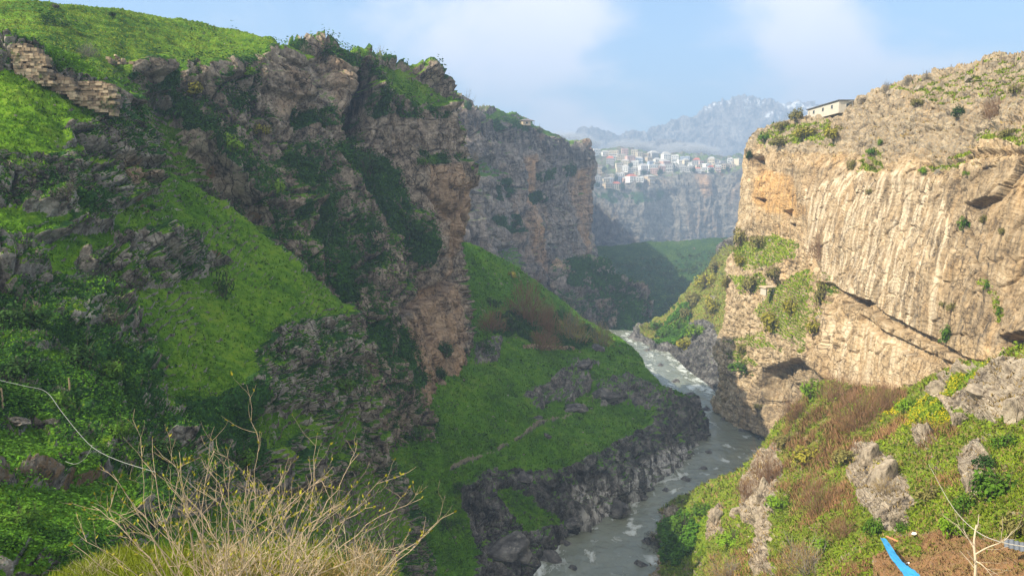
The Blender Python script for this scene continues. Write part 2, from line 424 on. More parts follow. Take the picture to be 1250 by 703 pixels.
SHEETS = {}
def sheet(name, outline, knots, mat, step=1.35, cst=4.0, slopes=(), masks=(), alpha=78, s=1.0, back=60.0, margin=7, rough=1.5, seed=1,
          amp=1.0, eps=0.0016, kind='structure', relief=None, auto_ivy=0.0, edge=0.55, grass_auto=(0.62, 0.8, 0.0), grass_amp=1.0, warp=7.0, inward=0.12, label=None, cat=None, mask_fn=None, near_amp=1.0, holes=1.0, cuts=()):
    """a piece of land: outline and depth are surveyed along view rays, then the surface gets real ledges, joints and beds.
    knots: (px, py, distance) or (px, py, ('z', height)); slopes: (angle, polygon); masks: (attribute, value, polygon)"""
    poly = rough_poly(outline, rough, seed)
    x0, y0 = poly.min(0) - margin * step; x1, y1 = poly.max(0) + margin * step
    # --- coarse depth
    cx = np.arange(x0 - cst, x1 + 2 * cst, cst); cy = np.arange(y0 - cst, y1 + 2 * cst, cst)
    CX, CY = np.meshgrid(cx, cy)
    kn = [(k[0], k[1], math.log(Yz(k[1], k[2][1]) if isinstance(k[2], tuple) else k[2])) for k in knots]
    B = tps(kn, CX, CY)
    Q = np.stack([CX, CY, np.full(CX.shape, seed * 9.1)], -1)
    wx, wy = fbm(Q, .022, 4, .6, seed) * warp * 2, fbm(Q, .022, 4, .6, seed + 9) * warp * 2
    WX, WY = CX + wx, CY + wy
    al = np.full(CX.shape, float(alpha))
    for a, p in slopes:
        m = blur(inside(p, WX, WY).astype(float), 1)
        al = al * (1 - m) + a * m
    zc = (351.5 - CY) / F; yy = CP + zc * SP; T = (-SP + zc * CP) / yy
    ta = np.tan(np.radians(al))
    den = np.maximum(ta - T, 0.32)
    g = -(1 / den) * (1 / F) * cst * (1 / (yy * yy))          # dlogY per coarse cell going down the picture
    gy = 0.5 * (g[1:] + g[:-1]) - (B[1:] - B[:-1])
    D = np.zeros_like(B)
    lam_x, e = 0.12, eps * cst * cst / 16
    def Aop(d):
        o = e * d
        r = d[1:] - d[:-1]; o[1:] += r; o[:-1] -= r
        r = (d[:, 1:] - d[:, :-1]) * lam_x; o[:, 1:] += r; o[:, :-1] -= r
        return o
    b = np.zeros_like(B); b[1:] += gy; b[:-1] -= gy
    rr = b - Aop(D); p = rr.copy(); rs = (rr * rr).sum()
    for _ in range(260):
        Ap = Aop(p); a_ = rs / ((p * Ap).sum() + 1e-20); D += a_ * p; rr -= a_ * Ap
        rn = (rr * rr).sum()
        if rn < 1e-9: break
        p = rr + rn / rs * p; rs = rn
    LG = B + D
    # --- fine grid
    fx = np.arange(x0, x1, step); fy = np.arange(y0, y1, step)
    X, Y = np.meshgrid(fx, fy)
    ins = inside(poly, X, Y)
    bx, by, bd = X.copy(), Y.copy(), np.zeros(X.shape)
    out = ~ins
    near = out & (blur(ins.astype(np.float32), margin + 2) > 0)
    ix = np.where(near)
    # nearest boundary point, in chunks of the outline near each cell
    qx, qy, qd = nearest_on(poly[::2], X[ix], Y[ix])
    cxm, cym = poly.mean(0)
    ok = qd < margin * step
    bx[ix], by[ix], bd[ix] = qx, qy, qd
    keep = ins | (near & (bd < margin * step))
    # pull the hidden rim a little inwards so that it stays behind the outline
    ux, uy = bx - X, by - Y; ul = np.sqrt(ux * ux + uy * uy) + 1e-6
    bx = np.where(out & keep, bx + ux / ul * bd * inward, bx); by = np.where(out & keep, by + uy / ul * bd * inward, by)
    L = bilin(LG, cx[0], cy[0], cst, bx, by)
    depth = np.exp(L)
    rim = np.where(out, bd / (margin * step), 0)
    depth = depth + back * rim ** 1.6
    zc = (351.5 - by) / F; yy = CP + zc * SP
    Pw = np.stack([(bx - 625) / F / yy * depth, depth, (-SP + zc * CP) / yy * depth], -1)
    # --- masks
    Qf = np.stack([X, Y, np.full(X.shape, seed * 5.3)], -1)
    wx = bilin(wx, cx[0], cy[0], cst, X, Y) + fbm(Qf, .09, 4, .65, seed + 3) * 5; wy = bilin(wy, cx[0], cy[0], cst, X, Y) + fbm(Qf, .09, 4, .65, seed + 5) * 5
    at_ = {k: np.zeros(X.shape) for k in ('grass', 'ivy', 'warm', 'dark', 'pale', 'dirt', 'dry', 'snow', 'extra', 'bare')}
    for m in masks:
        nm, val, pg = m[:3]; sharp = len(m) > 3
        k = inside(pg, X if sharp else X + wx, Y if sharp else Y + wy).astype(float)
        k = blur(k, 1 if sharp or nm in ('grass', 'ivy') else 4)
        at_[nm] = np.where(k > 0, at_[nm] * (1 - k) + val * k, at_[nm])
    for k_, sd in (('grass', 61), ('ivy', 62)):      # ragged, patchy edges
        a_ = at_[k_]
        if a_.any():
            sm = blur(a_, 5)
            at_[k_] = np.clip(np.where(sm > .01, sstep(.05, .6, sm + edge * (fbm(Pw, .16 / s, 5, .68, seed + sd) * 1.0) * np.where((sm > .02) & (sm < .98), 1, .35)), 0), 0, 1) * np.maximum(a_, .8 * sm)
    # --- relief
    def normals(Pq):
        du = np.gradient(Pq, axis=1); dv = np.gradient(Pq, axis=0)
        n = np.cross(dv, du); n = n / (np.linalg.norm(n, axis=-1, keepdims=True) + 1e-9)
        return n
    N = normals(Pw)
    Nb = np.stack([blur(N[..., k], 6) for k in range(3)], -1); Nb /= np.linalg.norm(Nb, axis=-1, keepdims=True) + 1e-9
    if at_['ivy'].any():
        at_['ivy'] = np.clip(at_['ivy'] * (.25 + 1.1 * sstep(-.22, .15, fbm(Pw, .11 / s, 4, .65, seed + 63))), 0, 1)
    rk = np.clip(1 - np.maximum(at_['grass'], 0) * 0.9, 0, 1) * (1 - .3 * at_['ivy'])
    rk = blur(rk, 2) * (1 - .3 * at_['bare'])
    if at_['grass'].any() and holes > 0:           # worn and bare places in the turf
        hv = fbm(Pw, .09 / s, 5, .68, seed + 64)
        hole = sstep(-.16, -.36, hv) * holes
        at_['dirt'] = np.maximum(at_['dirt'], hole * .75 * (at_['grass'] > .3)); at_['grass'] = at_['grass'] * (1 - .7 * hole)
    d = rock_relief(Pw, s, seed, at_, **(relief or {})) * amp
    tr = Pw[..., 2] / s + fbm(Pw, .06 / s, 3, .5, seed + 80) * 5
    tr = tr / 1.5; tr = tr - np.floor(tr)
    gd = ((sstep(0, .3, tr) - tr) * .6 + fbm(Pw, .16 / s, 4, .55, seed + 2) * 1.1 + fbm(Pw, .035 / s, 2, .5, seed + 6) * 1.6) * s * grass_amp
    disp = (d * rk + gd * (1 - rk)) * np.clip(depth / near_amp, .3, 1)
    fade = np.clip(1 - rim * 1.2, 0.15, 1)
    Pw = Pw + Nb * (disp * fade)[..., None]
    iv = at_['ivy']
    Pw = Pw + Nb * (iv * (0.3 + 2.2 * np.clip(fbm(Pw, .2 / s, 3, .6, seed + 8) + .1, 0, 1)) * s * fade)[..., None]
    for pg, dist, nb in cuts:                     # clefts, caves and lips: the face is pushed in or out
        k = inside(pg, X + (wx + wy) * .25, Y + (wy - wx) * .25).astype(float)
        k = blur(k, nb)
        Pw = Pw + Nb * (k * dist * fade)[..., None]
    # grass takes the ledges
    N2 = normals(Pw)
    if auto_ivy > 0:
        v_ = fbm(Pw, .06 / s, 4, .6, seed + 71) + .5 * fbm(Pw, .3 / s, 3, .6, seed + 72)
        at_['ivy'] = np.clip(at_['ivy'] + auto_ivy * sstep(.02, .35, v_ + .55 * (N2[..., 2] - .15)) * (at_['warm'] < .3) * (at_['grass'] < .4) * (1 - .85 * at_['bare']), 0, 1)
    ga, gb_, gamt = grass_auto
    if gamt > 0:
        at_['grass'] = np.clip(at_['grass'] + gamt * (1 - .8 * at_['bare']) * sstep(ga, gb_, N2[..., 2] + .25 * fbm(Pw, .12 / s, 3, .6, seed + 21)), 0, 1)
    at_['grass'] = np.where(at_['grass'] > 0, at_['grass'] * (1 - .75 * sstep(.5, .2, N2[..., 2]) * (1 if alpha > 60 else .6)), 0)
    # --- mesh
    idx = np.full(X.shape, -1, np.int64); idx[keep] = np.arange(keep.sum())
    a, b2, c, d2 = idx[:-1, :-1], idx[1:, :-1], idx[1:, 1:], idx[:-1, 1:]
    m = (a >= 0) & (b2 >= 0) & (c >= 0) & (d2 >= 0)
    Fq = np.stack([a[m], b2[m], c[m], d2[m]], -1)
    gq = (at_['grass'] + at_['ivy'])[:-1, :-1][m]
    me = np_mesh(name, Pw[keep], Fq, mat, smooth=gq > .5, attrs={k: v[keep] for k, v in at_.items() if v.any() or k in ('grass',)})
    o = link(bpy.data.objects.new(name, me))
    tag(o, label, cat, None, kind if not cat else None)
    SHEETS[name] = dict(P=Pw, N=N2, X=X, Y=Y, ins=ins, at=at_, x0=fx[0], y0=fy[0], st=step, o=o)
    return o

def rock_relief(P, s, seed, at_, big=6.0, butt=4.5, flute=1.6, lay=2.4, thick=7.0, blk=2.0, crack=1.6, blk2=1.0, fine=.9, boulder=2.4):
    q = P / s
    w = np.stack([fbm(q, .05, 3, .5, seed + 30), fbm(q, .05, 3, .5, seed + 31), fbm(q, .05, 3, .5, seed + 32)], -1)
    qw = q + w * 7
    h = fbm(q, .028, 3, .5, seed) * big
    h = h + ridged(np.stack([qw[..., 0], qw[..., 1], qw[..., 2] * .16], -1), .045, 2, seed + 17) * butt
    h = h + ridged(np.stack([qw[..., 0], qw[..., 1], qw[..., 2] * .2], -1), .14, 3, seed + 1) * flute
    zz = q[..., 2] + w[..., 0] * 6 + fbm(q, .012, 2, .5, seed + 4) * 14
    on = .35 + .65 * sstep(-.2, .3, fbm(q, .04, 2, .5, seed + 44))
    for th, am in ((thick, lay), (thick * .37, lay * .4)):
        k = zz / th; k0 = np.floor(k); f = k - k0
        u = sstep(.82, 1, f)
        h = h + ((rnd1(k0 + seed * 13) * (1 - u) + rnd1(k0 + 1 + seed * 13) * u) - .5) * am * on
    F1, F2, ID = worley(np.stack([qw[..., 0] * .13, qw[..., 1] * .13, qw[..., 2] * .085], -1))
    h = h + (ID - .5) * blk - crack * sstep(.08, 0, F2 - F1)
    F1, F2, ID = worley(np.stack([qw[..., 0] * .42 + 9, qw[..., 1] * .42, qw[..., 2] * .30], -1))
    h = h + (ID - .5) * blk2 - blk2 * .7 * sstep(.12, 0, F2 - F1)
    h = h + fbm(q, .5, 4, .6, seed + 7) * fine
    if at_['extra'].any():      # weathered bouldery ground
        F1, F2, ID = worley(np.stack([qw[..., 0] * .2, qw[..., 1] * .2, qw[..., 2] * .34], -1))
        g1, g2, id2 = worley(np.stack([qw[..., 0] * .5, qw[..., 1] * .5, qw[..., 2] * .8], -1))
        bo = (.45 - F1 * F1) * boulder * (.5 + ID) + (.4 - g1 * g1) * boulder * .4 + fbm(q, .5, 4, .6, seed + 7) * .6 + fbm(q, .028, 3, .5, seed) * big
        e = at_['extra']
        h = h * (1 - e) + bo * e
    return h * s

def surf(name, px, py):
    """a point of a finished sheet as seen at a pixel: position and normal"""
    S = SHEETS[name]
    if 'pp' not in S:
        P = S['P']; y, z = P[..., 1] * CP - P[..., 2] * SP, P[..., 1] * SP + P[..., 2] * CP
        S['pp'] = (625 + F * P[..., 0] / y, 351.5 - F * z / y)
    u, v = S['pp']
    i = int(np.clip(round((px - S['x0']) / S['st']), 0, u.shape[1] - 1)); j = int(np.clip(round((py - S['y0']) / S['st']), 0, u.shape[0] - 1))
    w = 26
    a, b, c, d = max(0, j - w), j + w + 1, max(0, i - w), i + w + 1
    dd = (u[a:b, c:d] - px) ** 2 + (v[a:b, c:d] - py) ** 2 + np.where(S['ins'][a:b, c:d], 0, 1e6)
    near = dd < 3.2
    if near.any():
        k = np.argmin(np.where(near, S['P'][a:b, c:d, 1], 1e9))
    else:
        k = np.argmin(dd)
    jj, ii = np.unravel_index(k, dd.shape); jj += a; ii += c
    return Vector(S['P'][jj, ii].tolist()), Vector(S['N'][jj, ii].tolist())
# ------------------------------------------------------------------ the gorge
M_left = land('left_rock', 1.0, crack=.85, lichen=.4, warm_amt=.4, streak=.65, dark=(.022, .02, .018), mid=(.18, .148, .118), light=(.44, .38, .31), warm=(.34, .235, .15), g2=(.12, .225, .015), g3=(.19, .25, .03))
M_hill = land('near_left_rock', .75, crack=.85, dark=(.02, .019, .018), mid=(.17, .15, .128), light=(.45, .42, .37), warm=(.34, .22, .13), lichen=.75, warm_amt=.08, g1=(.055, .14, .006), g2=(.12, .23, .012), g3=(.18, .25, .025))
M_floor = land('gorge_floor', .9, dirtc=(.21, .19, .15), dark=(.02, .02, .024), mid=(.10, .098, .10), light=(.30, .29, .28), g1=(.045, .13, .005), g2=(.09, .21, .009), g3=(.15, .22, .03), warm_amt=.05)
M_mid = land('middle_cliff_rock', 1.9, dark=(.045, .042, .045), mid=(.19, .165, .15), light=(.40, .34, .29), warm=(.46, .28, .15), warm_amt=.55, streak=.75, strata=.35)
M_far = land('far_cliff_rock', 4, dark=(.05, .05, .055), mid=(.14, .13, .12), light=(.30, .28, .25), warm=(.42, .27, .16), warm_amt=.4, streak=.7, crack=.0)
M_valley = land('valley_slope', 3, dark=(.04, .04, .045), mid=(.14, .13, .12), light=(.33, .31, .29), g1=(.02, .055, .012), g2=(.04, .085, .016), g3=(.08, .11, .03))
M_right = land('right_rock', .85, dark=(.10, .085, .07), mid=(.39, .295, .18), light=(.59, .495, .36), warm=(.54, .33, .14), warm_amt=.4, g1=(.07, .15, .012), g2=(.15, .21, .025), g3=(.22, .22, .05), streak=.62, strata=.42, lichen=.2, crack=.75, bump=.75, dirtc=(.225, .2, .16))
M_slope = land('right_slope', .5, dark=(.09, .075, .06), mid=(.30, .25, .19), light=(.48, .42, .33), warm=(.42, .27, .15), g1=(.08, .18, .01), g2=(.16, .25, .018), g3=(.26, .27, .04), lichen=.3, warm_amt=.3, dirtc=(.26, .15, .075))
M_mount = land('mountain_rock', 22, dark=(.10, .09, .095), mid=(.22, .20, .20), light=(.40, .38, .37), warm=(.3, .22, .18), streak=.5, lichen=.1, snow=(.8, .82, .86))

# --- mountains far away
sheet('mountain', [(640, 230), (700, 200), (712, 172), (740, 169), (775, 169), (790, 167), (800, 161), (830, 154), (850, 148), (862, 140), (880, 134), (895, 131), (905, 128), (915, 131), (935, 134), (960, 134), (985, 136), (1060, 150), (1120, 190), (1120, 260), (640, 260)],
      [(700, 172, 5967), (790, 167, 6142), (850, 148, 6406), (905, 129, 6581), (1000, 138, 6494), (1100, 185, 6318), (640, 230, 5265), (640, 260, 4563), (800, 215, 5265), (900, 200, 5353), (900, 160, 6002), (1050, 210, 5265), (900, 260, 4388), (1100, 260, 4388)],
      M_mount, step=1.0, alpha=50, s=13, back=300, seed=3, rough=.8, amp=1.0, relief=dict(big=3, butt=5, flute=2.5, lay=1.5, blk=.5, crack=0, blk2=.2, fine=2.2), warp=3, grass_auto=(.7, .8, 0),
      masks=[('snow', .38, [(850, 146), (862, 139), (895, 130), (915, 130), (990, 136), (1000, 150), (950, 141), (915, 138), (880, 140), (862, 148)]), ('snow', .33, [(930, 138), (1000, 140), (1000, 165), (960, 158), (935, 150)])])
sheet('hill', [(735, 240), (755, 200), (775, 187), (800, 176), (818, 172), (840, 176), (870, 190), (905, 205), (950, 222), (950, 250)],
      [(735, 240, 4388), (775, 187, 4827), (818, 172, 5002), (870, 190, 4738), (950, 222, 4388), (840, 220, 4124), (950, 250, 3861)],
      M_mount, step=1.2, alpha=45, s=14, back=200, seed=4, rough=.7, amp=.6, warp=3)
# --- the far cliff and the plateau with the town
sheet('far_cliff', [(660, 200), (700, 190), (716, 187), (740, 186), (780, 187), (830, 192), (870, 196), (905, 195), (960, 192), (1000, 200), (1000, 340), (660, 345)],
      [(700, 188, 3042), (780, 187, 3081), (830, 192, 2886), (905, 195, 2828), (980, 194, 2828), (716, 236, 2242), (760, 240, 2184), (800, 232, 2242), (850, 221, 2301), (905, 219, 2282), (720, 300, 2126), (800, 300, 2164), (880, 296, 2223), (700, 340, 1950), (900, 335, 2067), (830, 208, 2594), (740, 205, 2730)],
      M_far, step=1.1, alpha=84, s=5, auto_ivy=.3, relief=dict(big=4, butt=6, flute=3, lay=1.6, blk=.6, crack=.1, blk2=.3, fine=1.6), seed=5, rough=.8, amp=.9, warp=4,
      slopes=[(14, [(640, 170), (1010, 170), (1010, 219), (905, 219), (850, 220), (830, 224), (800, 231), (775, 236), (745, 240), (716, 236), (640, 236)]), (38, [(640, 306), (720, 305), (800, 302), (880, 297), (1000, 295), (1000, 350), (640, 350)])],
      masks=[('grass', .5, [(640, 170), (1010, 170), (1010, 219), (905, 219), (850, 220), (830, 222), (800, 226), (745, 233), (716, 230), (640, 236)]), ('dirt', .5, [(700, 180), (830, 186), (830, 200), (800, 225), (720, 230)]),
             ('grass', .95, [(640, 310), (720, 308), (800, 302), (880, 297), (1000, 297), (1000, 350), (640, 350)]), ('ivy', .55, [(716, 238), (780, 238), (830, 228), (800, 250), (740, 256)]), ('warm', .9, [(849, 222), (860, 222), (868, 245), (856, 245)])])  # the warm patch paints sun on a left-facing facet
# --- the green slopes at the far end of the gorge
sheet('valley_slope', [(640, 320), (720, 302), (800, 296), (880, 292), (960, 290), (960, 400), (900, 430), (800, 420), (770, 416), (640, 440)],
      [(640, 320, 2000), (720, 305, 2080), (800, 300, 2120), (880, 294, 2160), (960, 292, 2140), (640, 430, 640), (740, 400, 640), (760, 408, ('z', -101)), (740, 412, 560), (700, 412, 560), (790, 385, 760), (800, 360, 1000), (830, 330, 1450), (870, 330, 1350), (860, 370, 850), (900, 400, 575), (840, 400, 600), (800, 412, 578)],
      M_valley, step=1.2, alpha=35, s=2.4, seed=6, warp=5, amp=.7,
      masks=[('grass', .9, [(600, 280), (1000, 280), (1000, 450), (600, 450)]), ('grass', .1, [(700, 318), (735, 322), (800, 326), (790, 334), (735, 332), (700, 330)]), ('ivy', .62, [(690, 330), (750, 318), (860, 312), (960, 305), (960, 440), (690, 420)]), ('grass', .95, [(740, 318), (800, 310), (880, 306), (880, 318), (800, 330), (745, 330)])])
# --- middle cliff
sheet('middle_cliff', [(520, 128), (549, 126), (560, 129), (585, 134), (605, 137), (630, 144), (650, 155), (672, 163), (690, 171), (702, 178), (711, 184), (715, 193), (716, 215), (718, 250), (719, 290), (722, 320), (731, 345), (738, 370), (735, 400), (690, 412), (620, 380), (520, 350)],
      [(520, 128, 649), (560, 129, 683), (605, 137, 731), (650, 155, 793), (690, 171, 856), (713, 188, 897), (717, 250, 883), (719, 300, 869), (735, 370, 849), (700, 390, 787), (640, 340, 669), (580, 140, 673), (630, 170, 738), (660, 190, 773), (700, 210, 845), (630, 250, 711), (690, 300, 807), (575, 215, 596), (600, 210, 607), (590, 290, 586), (560, 250, 580), (625, 300, 662), (540, 330, 552), (620, 240, 697), (620, 290, 676), (680, 360, 752)],
      M_mid, step=1.1, alpha=83, s=2.4, auto_ivy=.25, relief=dict(flute=2.4, lay=1.6, blk2=.6), seed=7, rough=1.0, warp=5, back=80,
      slopes=[(28, [(500, 115), (560, 125), (620, 135), (690, 165), (715, 182), (700, 184), (660, 172), (610, 156), (580, 146), (500, 140)]), (35, [(562, 200), (585, 196), (600, 206), (612, 214), (600, 218), (570, 212)]), (36, [(590, 305), (625, 300), (640, 318), (620, 330), (595, 320)]), (40, [(700, 380), (735, 372), (740, 410), (690, 410)])],
      masks=[('grass', .95, [(582, 134), (620, 138), (690, 165), (700, 178), (670, 170), (640, 160), (610, 152), (588, 145)]), ('grass', .5, [(545, 125), (582, 134), (588, 143), (550, 138)]), ('grass', .95, [(562, 200), (585, 194), (602, 205), (613, 215), (600, 219), (570, 213)]), ('grass', .95, [(590, 305), (625, 300), (640, 318), (620, 330), (595, 320)]),
             ('ivy', .8, [(585, 145), (625, 150), (660, 168), (610, 160)]), ('ivy', .85, [(630, 238), (655, 234), (664, 246), (640, 253)]), ('ivy', .8, [(592, 225), (612, 220), (614, 240), (600, 245)]), ('ivy', .8, [(590, 265), (622, 262), (628, 285), (600, 285)]), ('ivy', .55, [(640, 215), (690, 200), (700, 215), (650, 225)]), ('ivy', .6, [(690, 360), (735, 330), (740, 410), (690, 405)]),
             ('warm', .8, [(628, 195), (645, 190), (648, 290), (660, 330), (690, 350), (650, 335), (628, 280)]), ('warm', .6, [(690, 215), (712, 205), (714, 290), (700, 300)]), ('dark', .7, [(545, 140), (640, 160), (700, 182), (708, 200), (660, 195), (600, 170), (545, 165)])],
      grass_auto=(.62, .8, .5))
sheet('lower_cliff', [(680, 320), (716, 318), (735, 325), (750, 340), (768, 346), (782, 352), (793, 366), (790, 385), (775, 398), (760, 412), (740, 410), (680, 415)],
      [(690, 322, 680), (735, 325, 700), (768, 346, 690), (793, 366, 665), (790, 385, 650), (765, 411, ('z', -101)), (735, 405, 600), (690, 410, 580), (740, 370, 655), (700, 360, 640)],
      M_mid, step=1.2, alpha=70, s=2.0, auto_ivy=.7, seed=8, rough=1.5, warp=5, back=60, amp=.9,
      slopes=[(38, [(680, 315), (740, 320), (760, 345), (740, 350), (680, 345)])],
      masks=[('ivy', .75, [(690, 315), (735, 322), (762, 345), (735, 352), (690, 350)]), ('ivy', .7, [(735, 395), (760, 385), (795, 385), (770, 412), (735, 412)]), ('dark', .5, [(690, 340), (800, 340), (800, 410), (690, 410)])], grass_auto=(.6, .8, .6))
# --- right bank beyond the spur
sheet('right_bank', [(772, 416), (782, 405), (795, 398), (812, 385), (830, 368), (848, 345), (862, 330), (868, 318), (880, 300), (905, 285), (960, 285), (960, 500), (905, 520), (868, 503), (855, 492), (840, 480), (825, 468), (815, 452), (800, 436), (785, 424)],
      [(775, 414, ('z', -100.5)), (790, 427, ('z', -100.5)), (812, 450, ('z', -100.5)), (835, 476, ('z', -100.5)), (862, 498, ('z', -100.5)), (900, 515, ('z', -100)), (800, 400, 585), (830, 370, 610), (862, 332, 640), (885, 300, 650), (950, 290, 560), (860, 400, 500), (850, 440, 450), (900, 440, 420), (940, 480, 380), (950, 400, 420), (900, 350, 520)],
      M_floor, step=1.3, alpha=48, s=1.3, seed=9, rough=1.5, warp=6, back=20,
      masks=[('dry', .75, [(780, 280), (960, 280), (960, 430), (780, 430)]), ('grass', .85, [(780, 410), (830, 360), (870, 310), (960, 280), (960, 400), (880, 420), (860, 420), (835, 425), (815, 428), (795, 420)]), ('ivy', .55, [(790, 420), (830, 372), (850, 372), (845, 425), (810, 430)]), ('dark', .45, [(780, 425), (870, 430), (880, 520), (820, 470)]),
             ('grass', .1, [(850, 400), (872, 395), (880, 425), (855, 428)])], grass_auto=(.62, .8, .35))
# --- unseen high ground left beyond the middle cliff, added to shade the valley
def shade_plateau():
    n, m = 120, 60
    v = np.linspace(930, 2300, n); u = np.linspace(0, 1, m) ** 2
    V, U = np.meshgrid(v, u, indexing='ij')
    edge = 60 + (V - 930) * .05 + fbm(np.stack([V * .01, V * 0, V * 0], -1), 1.0, 4, .6, 3) * 14
    X = edge - U * 900
    Z = np.where(U < .002, -220, 0) + 34 + U ** .5 * 130 + (V - 660) * .025
    P = np.stack([X, V, Z], -1); P[..., 2] += fbm(P, .012, 4, .55, 8) * 14 * (U > .002)
    P[:, 1, 0] = P[:, 0, 0] - 6
    i = np.arange(n * m).reshape(n, m)
    Fq = np.stack([i[:-1, :-1], i[1:, :-1], i[1:, 1:], i[:-1, 1:]], -1).reshape(-1, 4)
    g = np.where(U > .004, .9, 0.)
    tag(link(bpy.data.objects.new('plateau', np_mesh('plateau', P, Fq, M_far, attrs={'grass': g}))), kind='structure')
shade_plateau()
# --- river
def river():
    L = [(430, 770), (640, 735), (676, 690), (668, 655), (700, 636), (760, 620), (788, 596), (812, 580), (838, 560), (846, 540), (838, 520), (820, 500), (790, 480), (770, 462), (762, 445), (752, 425), (740, 412), (735, 402)]
    Rr = [(800, 770), (800, 735), (800, 690), (810, 655), (825, 636), (850, 620), (880, 596), (935, 582), (945, 566), (945, 545), (930, 528), (895, 510), (875, 490), (855, 470), (830, 450), (810, 430), (795, 418), (775, 404)]
    lw = [at(x, y, Yz(y, WATER)) for x, y in L]; rw = [at(x, y, Yz(y, WATER)) for x, y in Rr]
    n, k = 500, 70
    def res(pts):
        a = np.array(pts); t = np.linspace(0, len(a) - 1, n); i = np.minimum(t.astype(int), len(a) - 2); f = (t - i)[:, None]
        return a[i] * (1 - f) + a[i + 1] * f
    A, B = res(lw), res(rw)
    w = np.linspace(-.12, 1.12, k)[None, :, None]
    P = A[:, None] * (1 - w) + B[:, None] * w
    ch = fbm(P, .09, 4, .6, 3) * .55 + fbm(P, .35, 3, .6, 4) * .30 + ridged(P, .16, 2, 5) * .18
    P[..., 2] = WATER + ch
    wl = np.broadcast_to(w[..., 0], (n, k)); vv = np.broadcast_to(np.linspace(0, 1, n)[:, None], (n, k))
    flow = fbm(np.stack([wl * 5 + fbm(P, .05, 3, .5, 9), vv * 26, vv * 0], -1), 1.0, 4, .62, 12)
    fo = np.clip(.9 * sstep(.05, .4, flow) + .55 * sstep(.14, .03, np.minimum(wl, 1 - wl)) + .45 * sstep(.62, .80, vv) * sstep(-.3, .2, flow), 0, 1)
    i = np.arange(n * k).reshape(n, k)
    Fq = np.stack([i[:-1, :-1], i[:-1, 1:], i[1:, 1:], i[1:, :-1]], -1).reshape(-1, 4)[:, ::-1]
    t = NT('river_water')
    f1 = t.noise(.16, 8, .72, vec=t.mapped((1, .55, 1), rot=(0, 0, R(-20))), dist=.6)
    f2 = t.noise(.035, 4, .6)
    foam = t.math('MULTIPLY', t.rng(t.math('ADD', f1, t.math('MULTIPLY', t.attr('foam'), .10)), .53, .68), t.rng(t.attr('foam'), 0, .5, .25, 1))
    t.color(t.mix(foam, t.ramp(t.noise(.08, 6, .6), [(.3, (.115, .13, .095)), (.7, (.20, .215, .165))]), (.50, .54, .53)))
    t.put(t.b.inputs['Roughness'], t.rng(foam, 0, 1, .22, .8)); t.b.inputs['Specular IOR Level'].default_value = .5
    t.bump(t.math('ADD', t.noise(.5, 7, .7, vec=t.mapped((1, .6, 1)), dist=.8), t.math('MULTIPLY', foam, .5)), .55, .6)
    o = link(bpy.data.objects.new('river', np_mesh('river', P, Fq, t.m, attrs={'foam': fo})))
    tag(o, kind='structure')
river()
# --- ground everything stands on
gm = MB(); gm.add([(-3900, -150, -340), (3900, -150, -340), (3900, 7500, -340), (-3900, 7500, -340)], [(0, 1, 2, 3)])
tag(gm.build('ground', simple('bed_earth', (.16, .13, .09), var=.4, scale=.05)), kind='structure')
